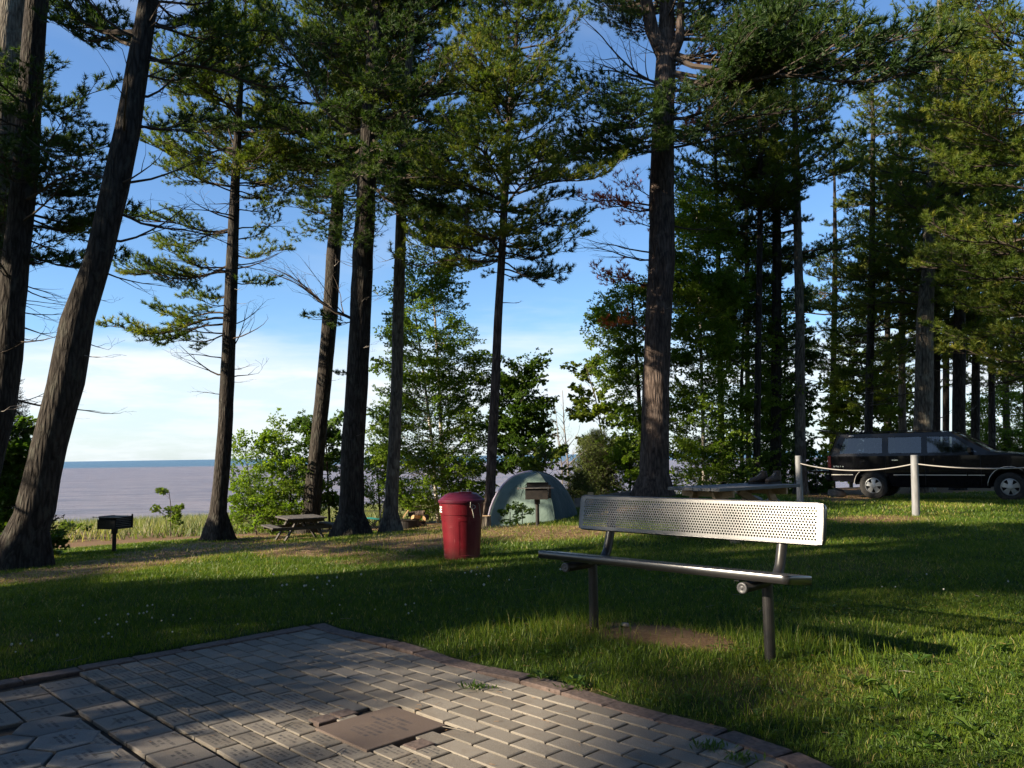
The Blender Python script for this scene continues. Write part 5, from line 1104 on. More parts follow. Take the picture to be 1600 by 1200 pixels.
M['stone'] = mat('boulder_stone', rough=.9, build=b_noise((.09, .085, .075), (.28, .25, .21), 7, .7, .04))
def rock(label, x, y, s, cat='rock', m='stone', name='boulder'):
    r = random.Random(int(x*100+y*10)); mb = MB(); n, k = 12, 8; V = []
    for i in range(k+1):
        th = math.pi*i/k
        for j in range(n):
            a = 2*math.pi*j/n; q = 1+.28*(vnoise(a*2+x*9, th*2+y*7, 1)-.5)*2; V.append((s[0]*q*math.sin(th)*math.cos(a), s[1]*q*math.sin(th)*math.sin(a), s[2]*(.75+q*math.cos(th)*.9)))
    mb.add(V, [(i*n+j, (i+1)*n+j, (i+1)*n+(j+1) % n, i*n+(j+1) % n) for i in range(k) for j in range(n)]); o = mb.obj(name, M[m], smooth=True); o.location = (x, y, gz(x, y)-.05*s[2]); tag(o, label, cat)

# ------------------------------------------------------------------ post grills
M['rust'] = mat('blackened_grill_steel', rough=.6, metal=.3, build=b_noise((.010, .010, .010), (.035, .028, .024), 14, .3, .003))
M['steelgrey'] = mat('worn_grey_steel', rough=.45, metal=.5, build=b_noise((.16, .15, .14), (.34, .31, .28), 25, .2, .002))
def grill(label, p, rz, s=1.0, hpost=.55, back=1.2):
    root = thing('post_grill', (p[0], p[1], gz(p[0], p[1])), rz, label, 'grill', 'post grills'); W, D, Hh = .40*s, .36*s, .24*s; z0 = hpost
    mb = MB(); mb.tube([(0, 0, -.15), (0, 0, z0)], .034*s, 14); mb.obj('post', M['rust'], root)
    mb = MB(); mb.tube([(0, 0, z0-.09*s), (0, 0, z0+.005)], .052*s, 14); mb.obj('collar', M['rust'], root)
    mb = MB(); t = .006; mb.box((0, 0, z0+t/2), (W, D, t)); mb.box((0, D/2, z0+Hh*back/2), (W, t, Hh*back)); mb.box((-W/2, .02, z0+Hh*.45), (t, D*.95, Hh*.9)); mb.box((0, -D/2, z0+Hh*.33), (W, t, Hh*.66)); mb.box((W/2, -.0, z0+.03), (t, D, .06)); mb.box((0, D/2-.015, z0+Hh*back), (W, .04, t))
    mb.box((W/2+.02, D*.5-.01, z0+Hh*.5), (.05, t, Hh)); mb.obj('firebox', M['rust'], root)
    for i in range(6):
        mb = MB(); mb.box((W/2+.001, 0, z0+.05*s+i*.030*s), (.008, D*.9, .009)); mb.obj('side_bar', M['steelgrey'], root)
    mb = MB(); gzv = z0+Hh*.83
    mb.box((0, -D/2+.01, gzv), (W*1.12, .010, .014)); mb.box((0, D/2-.04, gzv), (W*1.05, .010, .014))
    for i in range(16): mb.tube([(-W/2+.02+i*(W-.04)/15, -D/2, gzv+.004), (-W/2+.02+i*(W-.04)/15, D/2-.04, gzv+.004)], .004, 5)
    mb.tube([(-W*.5, -D/2+.03, gzv), (-W*.82, -D/2+.03, gzv)], .007, 6); mb.tube([(W*.5, -D/2+.03, gzv), (W*.76, -D/2+.03, gzv)], .007, 6); mb.tube([(-W*.82, -D/2+.03, gzv-.02), (-W*.82, -D/2+.03, gzv+.02)], .009, 6); mb.obj('grate', M['steelgrey'], root)
g1 = at(840, 820, 14.5); grill('black charcoal grill on a post standing in front of the green tent', g1, -.08, 1.0, .49)
g2 = at(178, 862, 18.5); grill('black charcoal grill on a post at the left overlooking the lake', g2, -.35, 1.32, .55, .86)

# ------------------------------------------------------------------ tent
def b_cloth(c1, c2, crease=.5):
    def f(nt, b):
        n = noise(nt, coords(nt), 3.2, 4, .5); setc(nt, b, ramp(nt, n, [(.3, c1), (.7, c2)])); bump(nt, b, n, crease, .12); b.inputs['Sheen Weight'].default_value = .2
    return f
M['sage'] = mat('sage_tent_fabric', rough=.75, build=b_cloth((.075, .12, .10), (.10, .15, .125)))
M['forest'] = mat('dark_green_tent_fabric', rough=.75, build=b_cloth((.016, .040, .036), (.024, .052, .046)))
M['navy'] = mat('navy_tent_fabric', rough=.75, build=b_cloth((.03, .04, .065), (.05, .06, .085)))  # shading on the tent's left side, put into the cloth as navy
M['lilac'] = mat('pale_lilac_trim', (.50, .44, .52), .7)
def tent():
    c = at(833, 818, 19.4); W, Hh = .97, 1.25; x0, y0 = c.x, c.y; root = thing('dome_tent', (x0, y0, gz(x0, y0)-.03), math.radians(-6), 'sage and dark green dome tent pitched behind the post grill', 'tent')
    def S(s, t):
        r = (abs(s)**5+abs(t)**5)**.2; r = min(r, 1); z = Hh*(1-r**2.3)**.62; bl = 1+.03*math.sin(4*math.atan2(t, s)); return Vector((s*W*bl, t*W*.95*bl, z))
    n = 16
    def panel(q, m, nm, lab=None):
        mb = MB(); V = []
        for i in range(n+1):
            for j in range(n+1):
                r = math.sin(i/n*math.pi/2)**.8; u = (j/n*2-1)*r; s, t = ((u, -r), (r, u), (-u, r), (-r, -u))[q]; p = S(s*.9999, t*.9999); sag = .035*math.sin(math.pi*(j/n))*math.sin(math.pi*min(1, i/n)); cdir = Vector((p.x, p.y, 0)); cdir = cdir.normalized() if cdir.length > .01 else cdir; V.append(p-cdir*sag)
        mb.add(V, [(i*(n+1)+j, i*(n+1)+j+1, (i+1)*(n+1)+j+1, (i+1)*(n+1)+j) for i in range(n) for j in range(n)]); o = mb.obj(nm, M[m], root, smooth=True)
        if lab: o['label'] = lab
    root.rotation_euler.z = math.radians(-22)
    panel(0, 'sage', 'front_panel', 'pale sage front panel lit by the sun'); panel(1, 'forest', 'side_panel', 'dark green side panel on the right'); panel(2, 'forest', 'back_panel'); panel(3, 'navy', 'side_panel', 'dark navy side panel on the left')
    for (a, b, m, rr) in ((-1, -1, 'lilac', .028), (1, -1, 'forest', .014), (1, 1, 'forest', .014), (-1, 1, 'navy', .014)):
        mb = MB(); mb.tube([S(a*t, b*t)+Vector((a*.004, b*.004, .008)) for t in [i/14*.87 for i in range(15)]], rr, 6); mb.obj('pole_sleeve', M[m], root, smooth=True)
    # door seams and lifted flap ridge of the front panel
    def onf(u, v): p = S(u*(1-v*.6), -(1-v*.6)*.999); return p+Vector((0, -.012, 0))
    mb = MB(); mb.tube([onf(-.55, 0.05), onf(-.4, .5), onf(.25, 1.25)], .007, 5); mb.tube([onf(.75, 1.2), onf(.0, .55), onf(-.1, .02)], .007, 5); mb.tube([onf(-.55, 1.0), onf(-.15, .55)], .007, 5); mb.obj('seam', M['sage'], root)
    for s, t in ((-1, -1), (1, -1), (1, 1), (-1, 1)):
        p = S(s*.9, t*.9); mb = MB(); mb.tube([p, Vector((s*W*1.22, t*W*1.2, .02))], .004, 5); mb.tube([Vector((s*W*1.22, t*W*1.2, -.08)), Vector((s*W*1.22, t*W*1.2, .05))], .006, 5); mb.obj('guy_line', M['cord'], root)
tent()

# ------------------------------------------------------------------ square picnic tables
M['newwood'] = mat('new_pine_wood', rough=.75, build=b_wood((.36, .22, .12), (.52, .35, .20)))
M['greywood'] = mat('weathered_grey_wood', rough=.8, build=b_wood((.13, .125, .12), (.24, .23, .215)))
M['oldwood'] = mat('old_dark_wood', rough=.85, build=b_wood((.045, .04, .037), (.115, .10, .09)))
def table(label, c, z, ax, W, D, Hh, mt, ml, nplank, benches):
    ex = Vector((ax[0], ax[1], 0)).normalized(); root = thing('picnic_table', (c[0], c[1], z), math.atan2(ex.y, ex.x), label, 'picnic table', 'picnic tables')
    pw = D/nplank
    me = MB(); me.box((0, 0, 0), (W, pw-.008, .042)); mesh = me.mesh('plank', [mt])
    for i in range(nplank):
        o = link('plank', mesh, root); o.location = (R.uniform(-.006, .006), -D/2+pw*(i+.5), Hh-.021+R.uniform(-.002, .002)); b = o.modifiers.new('b', 'BEVEL'); b.width = .004
    for sx in (-1, 1):
        mb = MB(); mb.box((sx*W*.33, 0, Hh-.042-.045), (.04, D*.96, .09)); mb.obj('top_brace', ml, root)
        ya, yb = (-D/2-.38 if (0, -1) in benches else -D*.3), D/2+.38; mb = MB(); mb.box((sx*W*.33, (ya+yb)/2, .40), (.04, yb-ya, .09)); mb.obj('seat_brace', ml, root)
        for sy in (-1, 1):
            mb = MB(); mb.bar((sx*W*.33-.045, sy*D*.18, Hh-.06), (sx*W*.33-.045, sy*D*.52, 0), .042, .14, up=(1, 0, 0)); mb.obj('leg', ml, root)
        mb = MB(); mb.bar((sx*W*.33, 0, .42), (sx*.08, 0, Hh-.08), .10, .042, up=(0, 1, 0)); mb.obj('diagonal_brace', ml, root)
    for (sx, sy) in benches:
        for k in range(2):
            mb = MB()
            if sy: mb.box((0, sy*(D/2+.20+k*.14), .445), (W, .13, .04))
            else: mb.box((sx*(W/2+.22+k*.14), 0, .445), (.13, D*.95, .04))
            mb.obj('seat_plank', mt if k else mt, root, bevel=.004)
        if sx:
            for yy in (-.3, .3):
                mb = MB(); mb.box((sx*(W/2+.12), yy*D, .40), (.6, .04, .09)); mb.obj('seat_brace', ml, root); mb = MB(); mb.bar((sx*(W/2+.28), yy*D, .40), (sx*(W/2+.33), yy*D, 0), .04, .09); mb.obj('leg', ml, root)
zt = .72; cen = Vector((3.14, 11.42, 0))
table('picnic table with grey top and fresh orange wood legs behind the bench', (cen.x, cen.y), gz(cen.x, cen.y), (math.cos(.632), math.sin(.632)), 1.78, .92, zt-gz(cen.x, cen.y), M['greywood'], M['newwood'], 6, [(0, 1)])
tx, ty = at(470, 830, 23.6).x, 23.6
table('old dark square picnic table with side benches under the left pines', (tx, ty), gz(tx, ty), (.50, -.87), 1.45, 1.15, .70, M['oldwood'], M['oldwood'], 8, [(0, 1), (0, -1)])
rock('mossy boulder left under the right picnic table', at(1178, 775, 13).x, 13.2, (.22, .2, .3))
rock('tan boulder under the right picnic table beside the mossy one', at(1203, 778, 13).x, 13.0, (.26, .2, .27))
rock('low grey stone below the truck rear bumper', at(1311, 773, 24).x, 24.2, (.26, .2, .16))
# ------------------------------------------------------------------ boots
M['boot'] = mat('brown_boot_leather', rough=.7, build=b_noise((.035, .025, .02), (.09, .062, .045), 18, .3, .004))
M['sole'] = mat('boot_rubber_sole', (.02, .02, .02), .8)
def boot(label, px, rz):
    p = at(px, 720, 11.78); p = Vector((p.x, p.y, zt)); 
    root = thing('hiking_boot', p, rz, label, 'boot', 'hiking boots on the table')
    mb = MB(); secs = [(-.13, .036, .15), (-.10, .042, .16), (-.05, .042, .165), (-.02, .042, .135), (.03, .044, .10), (.09, .05, .078), (.14, .048, .068), (.17, .03, .045)]; V = []; n = 10
    for (x, w_, h) in secs:
        for k in range(n): a = 2*math.pi*k/n; V.append((x, w_*math.cos(a), .025+h*(.5+.5*math.sin(a))))
    mb.add(V, [(i*n+k, (i+1)*n+k, (i+1)*n+(k+1) % n, i*n+(k+1) % n) for i in range(len(secs)-1) for k in range(n)]+[tuple(range(n)), tuple(range((len(secs)-1)*n, len(secs)*n))[::-1]]); mb.obj('upper', M['boot'], root, smooth=True)
    mb = MB(); mb.lathe([(.052, .12), (.050, .165), (.054, .19), (.046, .187), (.040, .15)], 14, 0, (-.075, 0, 0)); mb.obj('collar', M['boot'], root, smooth=True)
    mb = MB(); o = [(-.14, -.035), (-.05, -.042), (.05, -.048), (.12, -.052), (.175, -.03), (.185, 0), (.175, .03), (.12, .052), (.05, .048), (-.05, .042), (-.14, .035)]; slab(o, .028, .003, mb, .03); mb.obj('sole', M['sole'], root)
    mb = MB()
    for i in range(5): mb.tube([(-.02+i*.022, -.03, .15-i*.016), (-.01+i*.022, .03, .155-i*.016)], .003, 5)
    mb.obj('lace', M['cord'], root)
boot('left brown hiking boot standing on the grey picnic table', 1185, math.radians(200)); boot('right brown hiking boot on the grey picnic table near the post', 1208, math.radians(215))

# ------------------------------------------------------------------ rope posts
def b_wpaint(nt, b):
    n = noise(nt, coords(nt, (3, 3, .6)), 6, 5); setc(nt, b, ramp(nt, n, [(.3, (.15, .155, .16)), (.7, (.26, .265, .27))])); bump(nt, b, n, .3, .005)
M['wpaint'] = mat('weathered_white_paint', rough=.7, build=b_wpaint)
M['rope'] = mat('off_white_rope', (.30, .28, .26), .8)
posts = []
for (px, pyt, Y, lean, lab) in ((1247, 712, 17.0, .0, 'white rope post farther off, rising behind the right picnic table'), (1428.5, 711, 14.5, -.035, 'nearer white rope post standing in front of the black truck'), (1735, 700, 12.2, 0, 'white rope post beyond the right edge of the view')):
    t = at(px, pyt, Y); b = Vector((t.x, Y, gz(t.x, Y))); root = thing('rope_post', b, .3, lab, 'post', 'white rope posts'); h = t.z-b.z
    mb = MB(); mb.tube([(-lean*-1.2, 0, -.1), (0, 0, h-.006), (0, 0, h)], [.066, .062, .056], 18); mb.obj('shaft', M['wpaint'], root); mb = MB(); mb.tube([(0, 0, h-.165), (0, 0, h-.145)], .0655, 18); mb.obj('groove_band', M['wpaint'], root); posts.append(Vector((t.x, Y, b.z+h-.155)))
def ropeo(label, pts):
    root = thing('barrier_rope', pts[0], 0, label, 'rope', 'barrier ropes'); mb = MB(); mb.tube([p-pts[0] for p in pts], .011, 8); mb.obj('strand', M['rope'], root, smooth=True)
def sag(a, b, s, n=20): return [a.lerp(b, i/n)-Vector((0, 0, 4*s*(i/n)*(1-i/n))) for i in range(n+1)]
ropeo('pale rope sagging between the two white posts', sag(posts[0], posts[1], .14)); ropeo('pale rope sagging from the nearer post past the right edge', sag(posts[1], posts[2], .12))

# ------------------------------------------------------------------ black truck
from mathutils.geometry import tessellate_polygon
M['paint'] = mat('black_car_paint', (.004, .004, .006), .25, spec=.12, Coat_Weight=.22, Coat_Roughness=.03)
M['chrome'] = mat('chrome_trim', (.75, .75, .76), .18, metal=1.0)
M['trim'] = mat('silver_body_stripe', (.55, .52, .48), .35, metal=.4)
M['tyre'] = mat('tyre_rubber', rough=.85, build=b_noise((.012, .012, .012), (.028, .027, .026), 20, .2, .004))
M['alloy'] = mat('dull_alloy', (.40, .41, .42), .38, metal=.75)
M['inner'] = mat('dark_interior', (.012, .012, .013), .9)
M['seatc'] = mat('grey_seat_cloth', (.06, .06, .065), .9)
M['tail'] = mat('red_tail_lens', (.42, .012, .015), .2, spec=.6)
M['lens'] = mat('clear_lens', (.6, .6, .6), .1)
def glass(name, tint, refl=.0):
    m = bpy.data.materials.new(name); m.use_nodes = True; nt = m.node_tree; nt.nodes.clear()
    t = nd(nt, 'BsdfTransparent', Color=(*tint, 1)); g = nd(nt, 'BsdfGlossy', Color=(.9, .9, .9, 1), Roughness=.03); f = nd(nt, 'Fresnel', IOR=1.5)
    k = nd(nt, 'Math', operation='ADD', i0=f.outputs[0], i1=refl).outputs[0]
    x = nd(nt, 'MixShader', i0=k, i1=t.outputs[0], i2=g.outputs[0]); o = nt.nodes.new('ShaderNodeOutputMaterial'); nt.links.new(x.outputs[0], o.inputs[0]); return m
M['glass'] = glass('tinted_glass', (.30, .33, .35), .02); M['wglass'] = glass('windshield_glass', (.45, .55, .6), .12)
def truck():
    rw, fw = Vector((10.35, 23.15, 0)), Vector((13.05, 21.15, 0)); h = (fw-rw).normalized(); left = Vector((-h.y, h.x, 0)); W = .98
    o0 = rw + left*.93; z0 = (gz(rw.x, rw.y)+gz(fw.x, fw.y))/2-.0; root = thing('parked_truck', (o0.x, o0.y, z0), math.atan2(h.y, h.x), 'long black sport utility truck parked with its rear glass raised', 'truck')
    def yz(z): return W-.035*max(0, (.75-z))/.35 if z < 1.22 else W-(z-1.22)*.23
    WB = 3.36; ra = .475
    def arch(cx, n=12): return [(cx+ra*math.cos(a), .40+ra*math.sin(a)*1.02) for a in [math.pi*i/n for i in range(n+1)]]     # from +x to -x
    low = [(-1.17, .52), (-1.20, .62), (-1.19, .95), (-1.15, 1.22), (2.99, 1.22), (3.0, 1.30), (3.6, 1.245), (4.1, 1.15), (4.24, 1.06), (4.30, .78), (4.30, .46)] + [(WB+ra, .40)] + arch(WB)[1:] + [(2.7, .36), (.6, .36)] + arch(0) + [(-.5, .46)]
    up = [(-1.15, 1.22), (2.99, 1.22), (3.0, 1.30), (2.93, 1.335), (2.10, 1.835), (1.95, 1.865), (-.86, 1.86), (-.97, 1.80)]
    wins = [[(1.44, 1.30), (2.66, 1.30), (2.12, 1.715), (2.02, 1.745), (1.44, 1.755)], [(.44, 1.30), (1.30, 1.30), (1.30, 1.755), (.44, 1.755)], [(-.90, 1.30), (.28, 1.30), (.28, 1.755), (-.74, 1.755)]]
    body = MB()
    for s in (-1, 1):
        for outer, holes in ((low, []), (up, wins)):
            loops = [[Vector((x, z, 0)) for x, z in outer]]+[[Vector((x, z, 0)) for x, z in q] for q in holes]; flat = [p for l in loops for p in l]
            tr = tessellate_polygon(loops); body.add([(p.x, s*yz(p.y), p.y) for p in flat], [tuple(t) for t in tr])
            for q in holes:      # window reveals
                n = len(q); V = [(x, s*yz(z), z) for x, z in q]+[(x, s*(yz(z)-.03), z) for x, z in q]; body.add(V, [(i, (i+1) % n, n+(i+1) % n, n+i) for i in range(n)])
        for cx in (0, WB):       # wheel wells
            a = arch(cx); n = len(a); V = [(x, s*(yz(z)-.001), z) for x, z in a]+[(x, s*.62, z) for x, z in a]; body.add(V, [(i, i+1, n+i+1, n+i) for i in range(n-1)], 1); body.add([(x, s*.62, z) for x, z in a], [tuple(range(n))], 1)
    def strip(prof, m=0, crown=.03, mb=body, n=8):
        V = []
        for (x, z) in prof:
            for j in range(n+1): u = j/n*2-1; V.append((x-(crown*.6*u*u if x > 2 or x < -1 else 0), u*yz(z), z+crown*(1-u*u)*(1 if z > 1.0 else 0)))
        mb.add(V, [(i*(n+1)+j, i*(n+1)+j+1, (i+1)*(n+1)+j+1, (i+1)*(n+1)+j) for i in range(len(prof)-1) for j in range(n)], m)
    strip([(-.97, 1.80), (-.86, 1.86), (0, 1.885), (1.2, 1.885), (1.95, 1.865), (2.10, 1.835)]); strip([(2.93, 1.335), (3.0, 1.30), (3.6, 1.245), (4.1, 1.15), (4.24, 1.06), (4.30, .78), (4.30, .46)])
    strip([(-1.17, .52), (-1.20, .62)], crown=0); strip([(4.30, .46), (2.7, .36), (.6, .36), (-.5, .46), (-1.17, .52)], 1, 0)
    # D pillars and interior floor, wheel side
    for s in (-1, 1): body.bar((-1.15, s*(yz(1.22)-.04), 1.2), (-.93, s*(yz(1.8)-.04), 1.83), .10, .08)
    body.box((-.2, 0, .66), (1.9, 1.8, .04), 1); body.box((1.4, 0, .55), (2.9, 1.7, .04), 1)
    body.obj('body', [M['paint'], M['inner']], root)
    mb = MB()
    for s in (-1, 1):
        mb.box((-.35, s*(W-.12), .95), (1.5, .04, .55)); 
    mb.box((2.65, 0, 1.12), (.5, 1.7, .35)); mb.obj('interior_trim', M['inner'], root)
    for x in (.2, 1.15, 2.0):
        for y in (-.45, .45):
            mb = MB(); mb.box((x, y, .95), (.5, .55, .16)); mb.box((x-.25, y, 1.22), (.16, .52, .5)); mb.box((x-.28, y, 1.53), (.10, .26, .16)); mb.obj('seat', M['seatc'], root, bevel=.03)
    for s in (-1, 1):
        for k, q in enumerate(wins):
            mb = MB(); mb.add([(x, s*(yz(z)-.02), z) for x, z in q], [tuple(range(len(q)))]); mb.obj('side_window', M['glass'], root)
    mb = MB(); strip([(2.93, 1.337), (2.52, 1.587), (2.10, 1.837)], 0, .03, mb); mb.obj('windshield', M['wglass'], root, smooth=True)
    for s in (-1, 1):
        mb = MB(); mb.bar((2.95, s*(yz(1.33)-.02), 1.33), (2.08, s*(yz(1.84)-.02), 1.85), .05, .06); mb.obj('windshield_pillar', M['paint'], root)
        mb = MB(); mb.bar((-.7, s*.70, 1.925), (1.6, s*.70, 1.93), .03, .02); 
        for x in (-.68, .45, 1.58): mb.box((x, s*.70, 1.905), (.06, .04, .04))
        mb.obj('roof_rail', M['inner'], root)
        for (x0_, x1_) in ((-1.14, -.53), (.56, 1.35), (1.37, 2.38), (2.41, 2.80)):
            mb = MB(); mb.box(((x0_+x1_)/2, s*(W+.004), .685), (x1_-x0_, .012, .022)); mb.obj('side_moulding', M['trim'], root)
        for (cx, a0, a1) in ((WB, .30, 1.0), (0, .72, .99)):
            mb = MB(); mb.tube([(cx+(ra+.03)*math.cos(math.pi*t), s*(W+.004), .40+(ra+.03)*math.sin(math.pi*t)*1.02) for t in np.linspace(a0, a1, 14)], .010, 6); mb.obj('arch_trim', M['trim'], root, smooth=True)
        for x in (.62, 1.62): mb = MB(); mb.box((x, s*(W+.012), 1.10), (.16, .022, .03)); mb.obj('door_handle', M['chrome'] if x < 1 else M['paint'], root)
        for x in (.36, 1.37, 2.72):   # shut lines
            mb = MB(); mb.box((x, s*(W+.0005), .80), (.010, .003, .84)); mb.obj('door_gap', M['inner'], root)
        mb = MB(); mb.box((2.50, s*(W+.12), 1.36), (.10, .20, .17)); mb.bar((2.52, s*W, 1.32), (2.50, s*(W+.08), 1.33), .06, .04); mb.obj('side_mirror', M['paint'], root, bevel=.02)
        mb = MB(); mb.box((-1.175, s*(W-.05), 1.06), (.09, .14, .36)); mb.obj('tail_light', M['tail'], root, bevel=.01)
        mb = MB(); mb.box((4.22, s*(W-.22), .92), (.12, .38, .16)); mb.obj('headlight', M['lens'], root, bevel=.01)
        mb = MB(); mb.tube([(-.62, s*(yz(1.80)+.004), 1.805), (-.48, s*(yz(1.80)+.006), 1.81)], .022, 8); mb.obj('marker_lamp', M['lens'], root)
        for k, (x, w_) in enumerate(((-1.04, .045), (-.98, .03), (-.93, .05), (-.86, .03), (-.80, .045))):
            mb = MB(); mb.box((x, s*(W+.003), .925+.006*(k % 2)), (w_, .005, .035)); mb.obj('badge_letter', M['chrome'], root)
        mb = MB(); mb.lathe([(.075, 0), (.072, .004), (.001, .005)], 20); o = mb.obj('fuel_door', M['paint'], root); o.matrix_local = Matrix.Translation((-.25, s*W, 1.05)) @ Matrix.Rotation(s*-math.pi/2, 4, 'X')
    def wheel(x, s):
        w_ = thing('wheel', (0, 0, 0)); 
        for k in ('label', 'category'): 
            if k in w_: del w_[k]
        w_.parent = root; w_.matrix_local = Matrix.Translation((x, s*(W-.13), .375)) @ Matrix.Rotation(-s*math.pi/2, 4, 'X')
        mb = MB(); mb.lathe([(.21, -.11), (.30, -.12), (.365, -.10), (.378, -.07), (.380, 0), (.378, .07), (.365, .10), (.30, .12), (.225, .105), (.215, .09)], 36); 
        for i in range(36): a = i*math.pi/18; mb.box((.374*math.cos(a), .374*math.sin(a), .05*(1 if i % 2 else -1)), (.018, .03, .07), 0, Matrix.Rotation(a, 3, 'Z'))
        mb.obj('tyre', M['tyre'], w_)
        mb = MB(); mb.lathe([(.215, .09), (.222, .10), (.212, .103), (.20, .085), (.198, .0)], 30)
        for i in range(5):
            a = i*2*math.pi/5+.3; c, q = math.cos(a), math.sin(a); V = []
            for (r, hw, z) in ((.05, .045, .085), (.12, .052, .080), (.207, .078, .070)):
                for sg in (-1, 1): V.append((r*c-sg*hw*q, r*q+sg*hw*c, z))
            V += [(v[0], v[1], v[2]-.03) for v in V[:6]]; mb.add(V, [(0, 2, 3, 1), (2, 4, 5, 3), (0, 6, 8, 2), (2, 8, 10, 4), (1, 3, 9, 7), (3, 5, 11, 9)])
        mb.lathe([(.075, .05), (.075, .095), (.060, .103), (.001, .105)], 20); mb.obj('rim', M['alloy'], w_)
        mb = MB(); mb.lathe([(.2, .02), (.001, .02)], 20); mb.obj('brake_drum', M['inner'], w_)
    for x in (0, WB):
        for s in (-1, 1): wheel(x, s)
    mb = MB(); mb.box((-1.27, 0, .60), (.14, 1.85, .16)); mb.obj('rear_bumper', M['inner'], root, bevel=.03); mb = MB(); mb.box((4.36, 0, .60), (.16, 1.9, .22)); mb.obj('front_bumper', M['chrome'], root, bevel=.03)
    mb = MB(); mb.box((4.31, 0, .93), (.03, 1.2, .20)); mb.obj('grille', M['inner'], root)
    mb = MB(); mb.box((-1.55, 0, .77), (.62, 1.55, .06)); mb.obj('tailgate', M['paint'], root, bevel=.015)
    mb = MB(); mb.bar((-1.26, 0, .52), (-1.52, 0, .50), .08, .08); mb.tube([(-1.48, 0, .53), (-1.48, 0, .60)], .025, 8); mb.obj('tow_hitch', M['inner'], root)
    mb = MB(); mb.bar((-.95, 0, 1.875), (-1.58, 0, 2.02), 1.55, .012, up=(0, 0, 1)); o = mb.obj('raised_rear_glass', M['wglass'], root)
    mb = MB()
    for s in (-1, 1): mb.bar((-.95, s*.76, 1.88), (-1.58, s*.76, 2.025), .04, .025)
    mb.bar((-1.58, -.78, 2.022), (-1.58, .78, 2.022), .03, .03); mb.bar((-.95, -.78, 1.88), (-.95, .78, 1.88), .06, .03); mb.tube([(-1.02, -.74, 1.70), (-1.42, -.74, 1.98)], .008, 6); mb.obj('rear_glass_frame', M['paint'], root)
    mb = MB(); mb.tube([(-.45, .0, 1.90), (-.45, .0, 1.99)], .03, 8); mb.obj('roof_clamp', M['inner'], root)
    mb = MB(); mb.tube([(-.2, -.6, .40), (-.2, .6, .40)], .08, 8); mb.tube([(.3, .2, .33), (2.8, .2, .33)], .04, 8); mb.obj('axle', M['inner'], root)
truck()

# ------------------------------------------------------------------ camp things at the left
M['blackcloth'] = mat('black_chair_fabric', (.012, .012, .014), .85); M['teal'] = mat('teal_chair_fabric', (.02, .28, .24), .8); M['tube'] = mat('black_chair_tube', (.015, .015, .016), .4, metal=.5)
def camp_chair():
    p = at(583, 826, 25.0); root = thing('folding_chair', (p.x, p.y, gz(p.x, p.y)), math.radians(8), 'black folding camp chair with teal seat between two pine trunks', 'chair')
    def sheet(nm, q, m, lab=None, n=6, sagd=.03):
        mb = MB(); V = []
        a, b, c, d = [Vector(v) for v in q]; nr = (b-a).cross(d-a).normalized()
        for i in range(n+1):
            for j in range(n+1): u, v = i/n, j/n; V.append(a.lerp(b, u).lerp(d.lerp(c, u), v)-nr*sagd*math.sin(math.pi*u)*math.sin(math.pi*v))
        fs = [(i*(n+1)+j, i*(n+1)+j+1, (i+1)*(n+1)+j+1, (i+1)*(n+1)+j) for i in range(n) for j in range(n)]; mb.add(V, fs); k = len(V); mb.add([v+nr*.006 for v in V], fs)
        o = mb.obj(nm, m, root, smooth=True)
        if lab: o['label'] = lab
    # seen side-on, facing left (-x)
    sheet('backrest', [(.20, -.27, .42), (.20, .27, .42), (.34, .27, .95), (.34, -.27, .95)], M['blackcloth'])
    sheet('seat', [(-.25, -.27, .45), (-.25, .27, .45), (.22, .25, .40), (.22, -.25, .40)], M['teal'], 'teal seat sling')
    for s in (-1, 1):
        y = s*.28
        for a, b in (((-.27, y, 0), (.24, y, .46)), ((.27, y, 0), (-.26, y, .46)), ((.24, y, 0), (.34, y, .96)), ((-.27, y, 0), (-.29, y, .66))): mb = MB(); mb.tube([a, b], .011, 6); mb.obj('leg', M['tube'], root)
        mb = MB(); mb.bar((-.31, y, .66), (.28, y, .64), .06, .012); mb.obj('armrest', M['blackcloth'], root)
    for a, b in (((-.27, -.28, .02), (-.25, .28, .44)), ((-.27, .28, .02), (-.25, -.28, .44)), ((.26, -.28, .02), (.22, .28, .42)), ((.26, .28, .02), (.22, -.28, .42))): mb = MB(); mb.tube([a, b], .009, 6); mb.obj('cross_leg', M['tube'], root)
camp_chair()
def fire_ring():
    p = at(636, 822, 25.0); root = thing('fire_ring', (p.x, p.y, gz(p.x, p.y)), 0, 'low blackened steel fire ring between slim pine trunk and firewood', 'fire ring'); mb = MB(); mb.lathe([(.38, -.02), (.38, .27), (.40, .28), (.365, .28), (.36, 0)], 28); mb.obj('ring', M['rust'], root, smooth=False)
    mb = MB(); mb.box((0, -.1, .285), (.6, .35, .012)); mb.obj('grate', M['rust'], root)
fire_ring()
M['cut'] = mat('fresh_split_wood', rough=.85, build=b_wood((.50, .30, .13), (.66, .45, .24)))
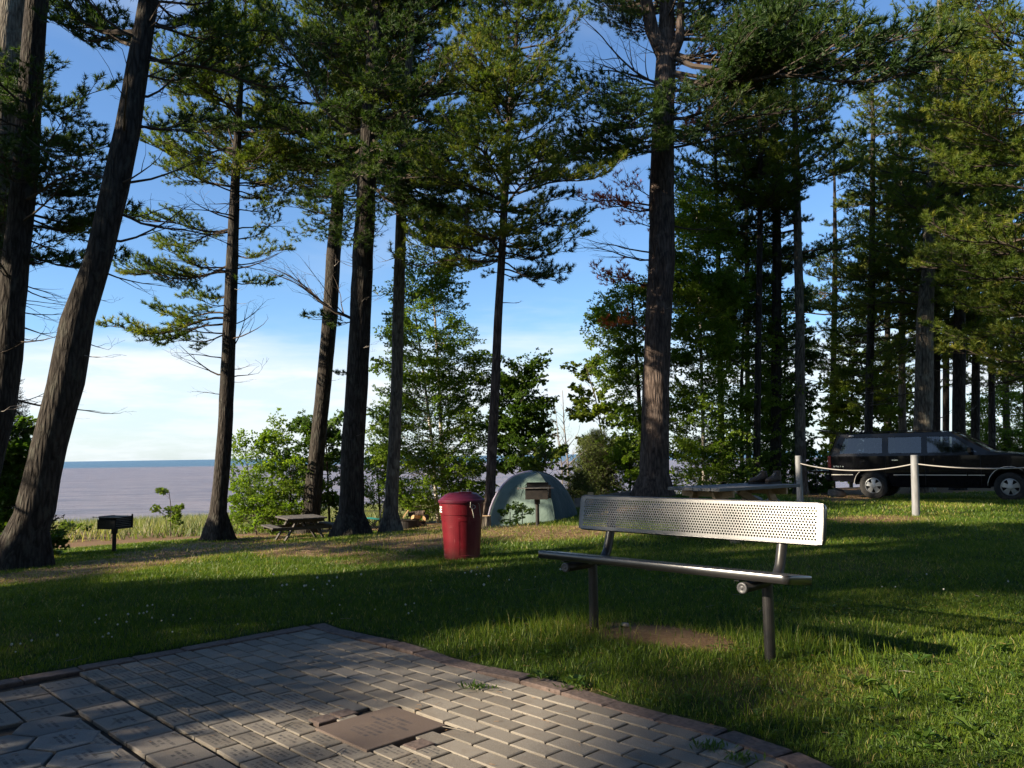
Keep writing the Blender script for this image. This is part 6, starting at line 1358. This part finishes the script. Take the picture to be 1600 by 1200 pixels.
def firewood():
    b = at(652, 820, 25.2); b.z = gz(b.x, b.y)
    names = ['topmost pale split log of the firewood pile', 'second pale log just under the topmost', 'long split log leaning over the left of the pile', 'split log pointing toward the lawn at pile middle', 'orange brown log at the pile right side', 'front log showing its pale cut end', 'short log at the left foot of the pile', 'dark barked log at the right foot of the pile', 'split log hidden low in the pile centre']
    spec = [((.03, 0, .44), (.30, .02, .02)), ((-.03, -.04, .36), (.36, .03, .03)), ((-.16, -.10, .27), (.38, .04, .10)), ((.02, -.14, .26), (.12, .34, -.03)), ((.20, -.06, .26), (.05, .38, .02)), ((.03, -.22, .10), (.24, .16, -.06)), ((-.20, -.12, .09), (.36, .06, 0)), ((.22, -.04, .10), (.04, .40, .0)), ((.0, .06, .18), (.4, .0, .02))]
    for nm, (c, d) in zip(names, spec):
        root = thing('firewood_log', b+Vector(c)*1.15, 0, nm, 'log', 'split firewood pile'); d = Vector(d)*1.1; x, y, z = frame(d); L = d.length/2+.04; r = .105; mb = MB(); a0 = R.uniform(0, 6)
        pr = [(0, 0)]+[(r*math.cos(a0+k*.5), r*math.sin(a0+k*.5)) for k in range(5)]
        V = [x*sg*L+y*p[0]+z*p[1] for sg in (-1, 1) for p in pr]; n = len(pr); fs = [(0, 1, n+1, n), (n-1, 0, n, 2*n-1)]; mb.add(V, fs+[tuple(range(n)), tuple(range(n, 2*n))[::-1]]); mb.add(V, [(k, k+1, n+k+1, n+k) for k in range(1, n-1)], 1); mb.obj('wood', [M['cut'], M['bark_red']], root)
    s = at(632, 802, 25); root = thing('stick', s, 0, 'pale stick leaning up from the fire ring', 'stick'); mb = MB(); mb.bar((-.14, 0, -.25), (.12, 0, .10), .035, .035); mb.obj('wood', M['cut'], root)
    s = at(594, 821, 25.3); root = thing('stick', (s.x, s.y, gz(s.x, s.y)+.04), 0, 'short pale wood chunk on the ground under the camp chair', 'wood'); mb = MB(); mb.bar((-.1, 0, 0), (.10, .05, .06), .07, .06); mb.obj('wood', M['cut'], root)
firewood()
def stump(label, px, py, Y, r, h):
    p = at(px, py, Y); root = thing('tree_stump', (p.x, p.y, gz(p.x, p.y)), 0, label, 'stump'); mb = MB(); mb.lathe([(r*1.2, -.05), (r*1.05, .06), (r, h)], 16, 0, (0, 0, 0), lambda a, z: 1+.07*math.sin(a*5)); mb.lathe([(r, h), (.001, h+.005)], 16, 1); mb.obj('wood', [M['bark_grey'], M['cut']], root)
stump('pale low stump between the garbage can and the tent', 758, 816, 18.2, .13, .30)
# driftwood timber edge behind the bench left end
def timber():
    a = at(898, 790, 22.5); b = at(1010, 786, 22.5); root = thing('timber_edging', a, 0, 'grey timber edging on the ground behind the bench back', 'timber'); mb = MB(); a.z = gz(a.x, a.y); b.z = gz(b.x, b.y); root.location = a; mb.bar((0, 0, .12), b-a+Vector((0, 0, .12)), .16, .24); mb.obj('beam', M['deadwood'], root); mb = MB(); mb.box((.45, -.02, .2), (.14, .16, .42)); mb.obj('post', M['cut'], root)
timber()
refine_light()
bpy.context.view_layer.update()
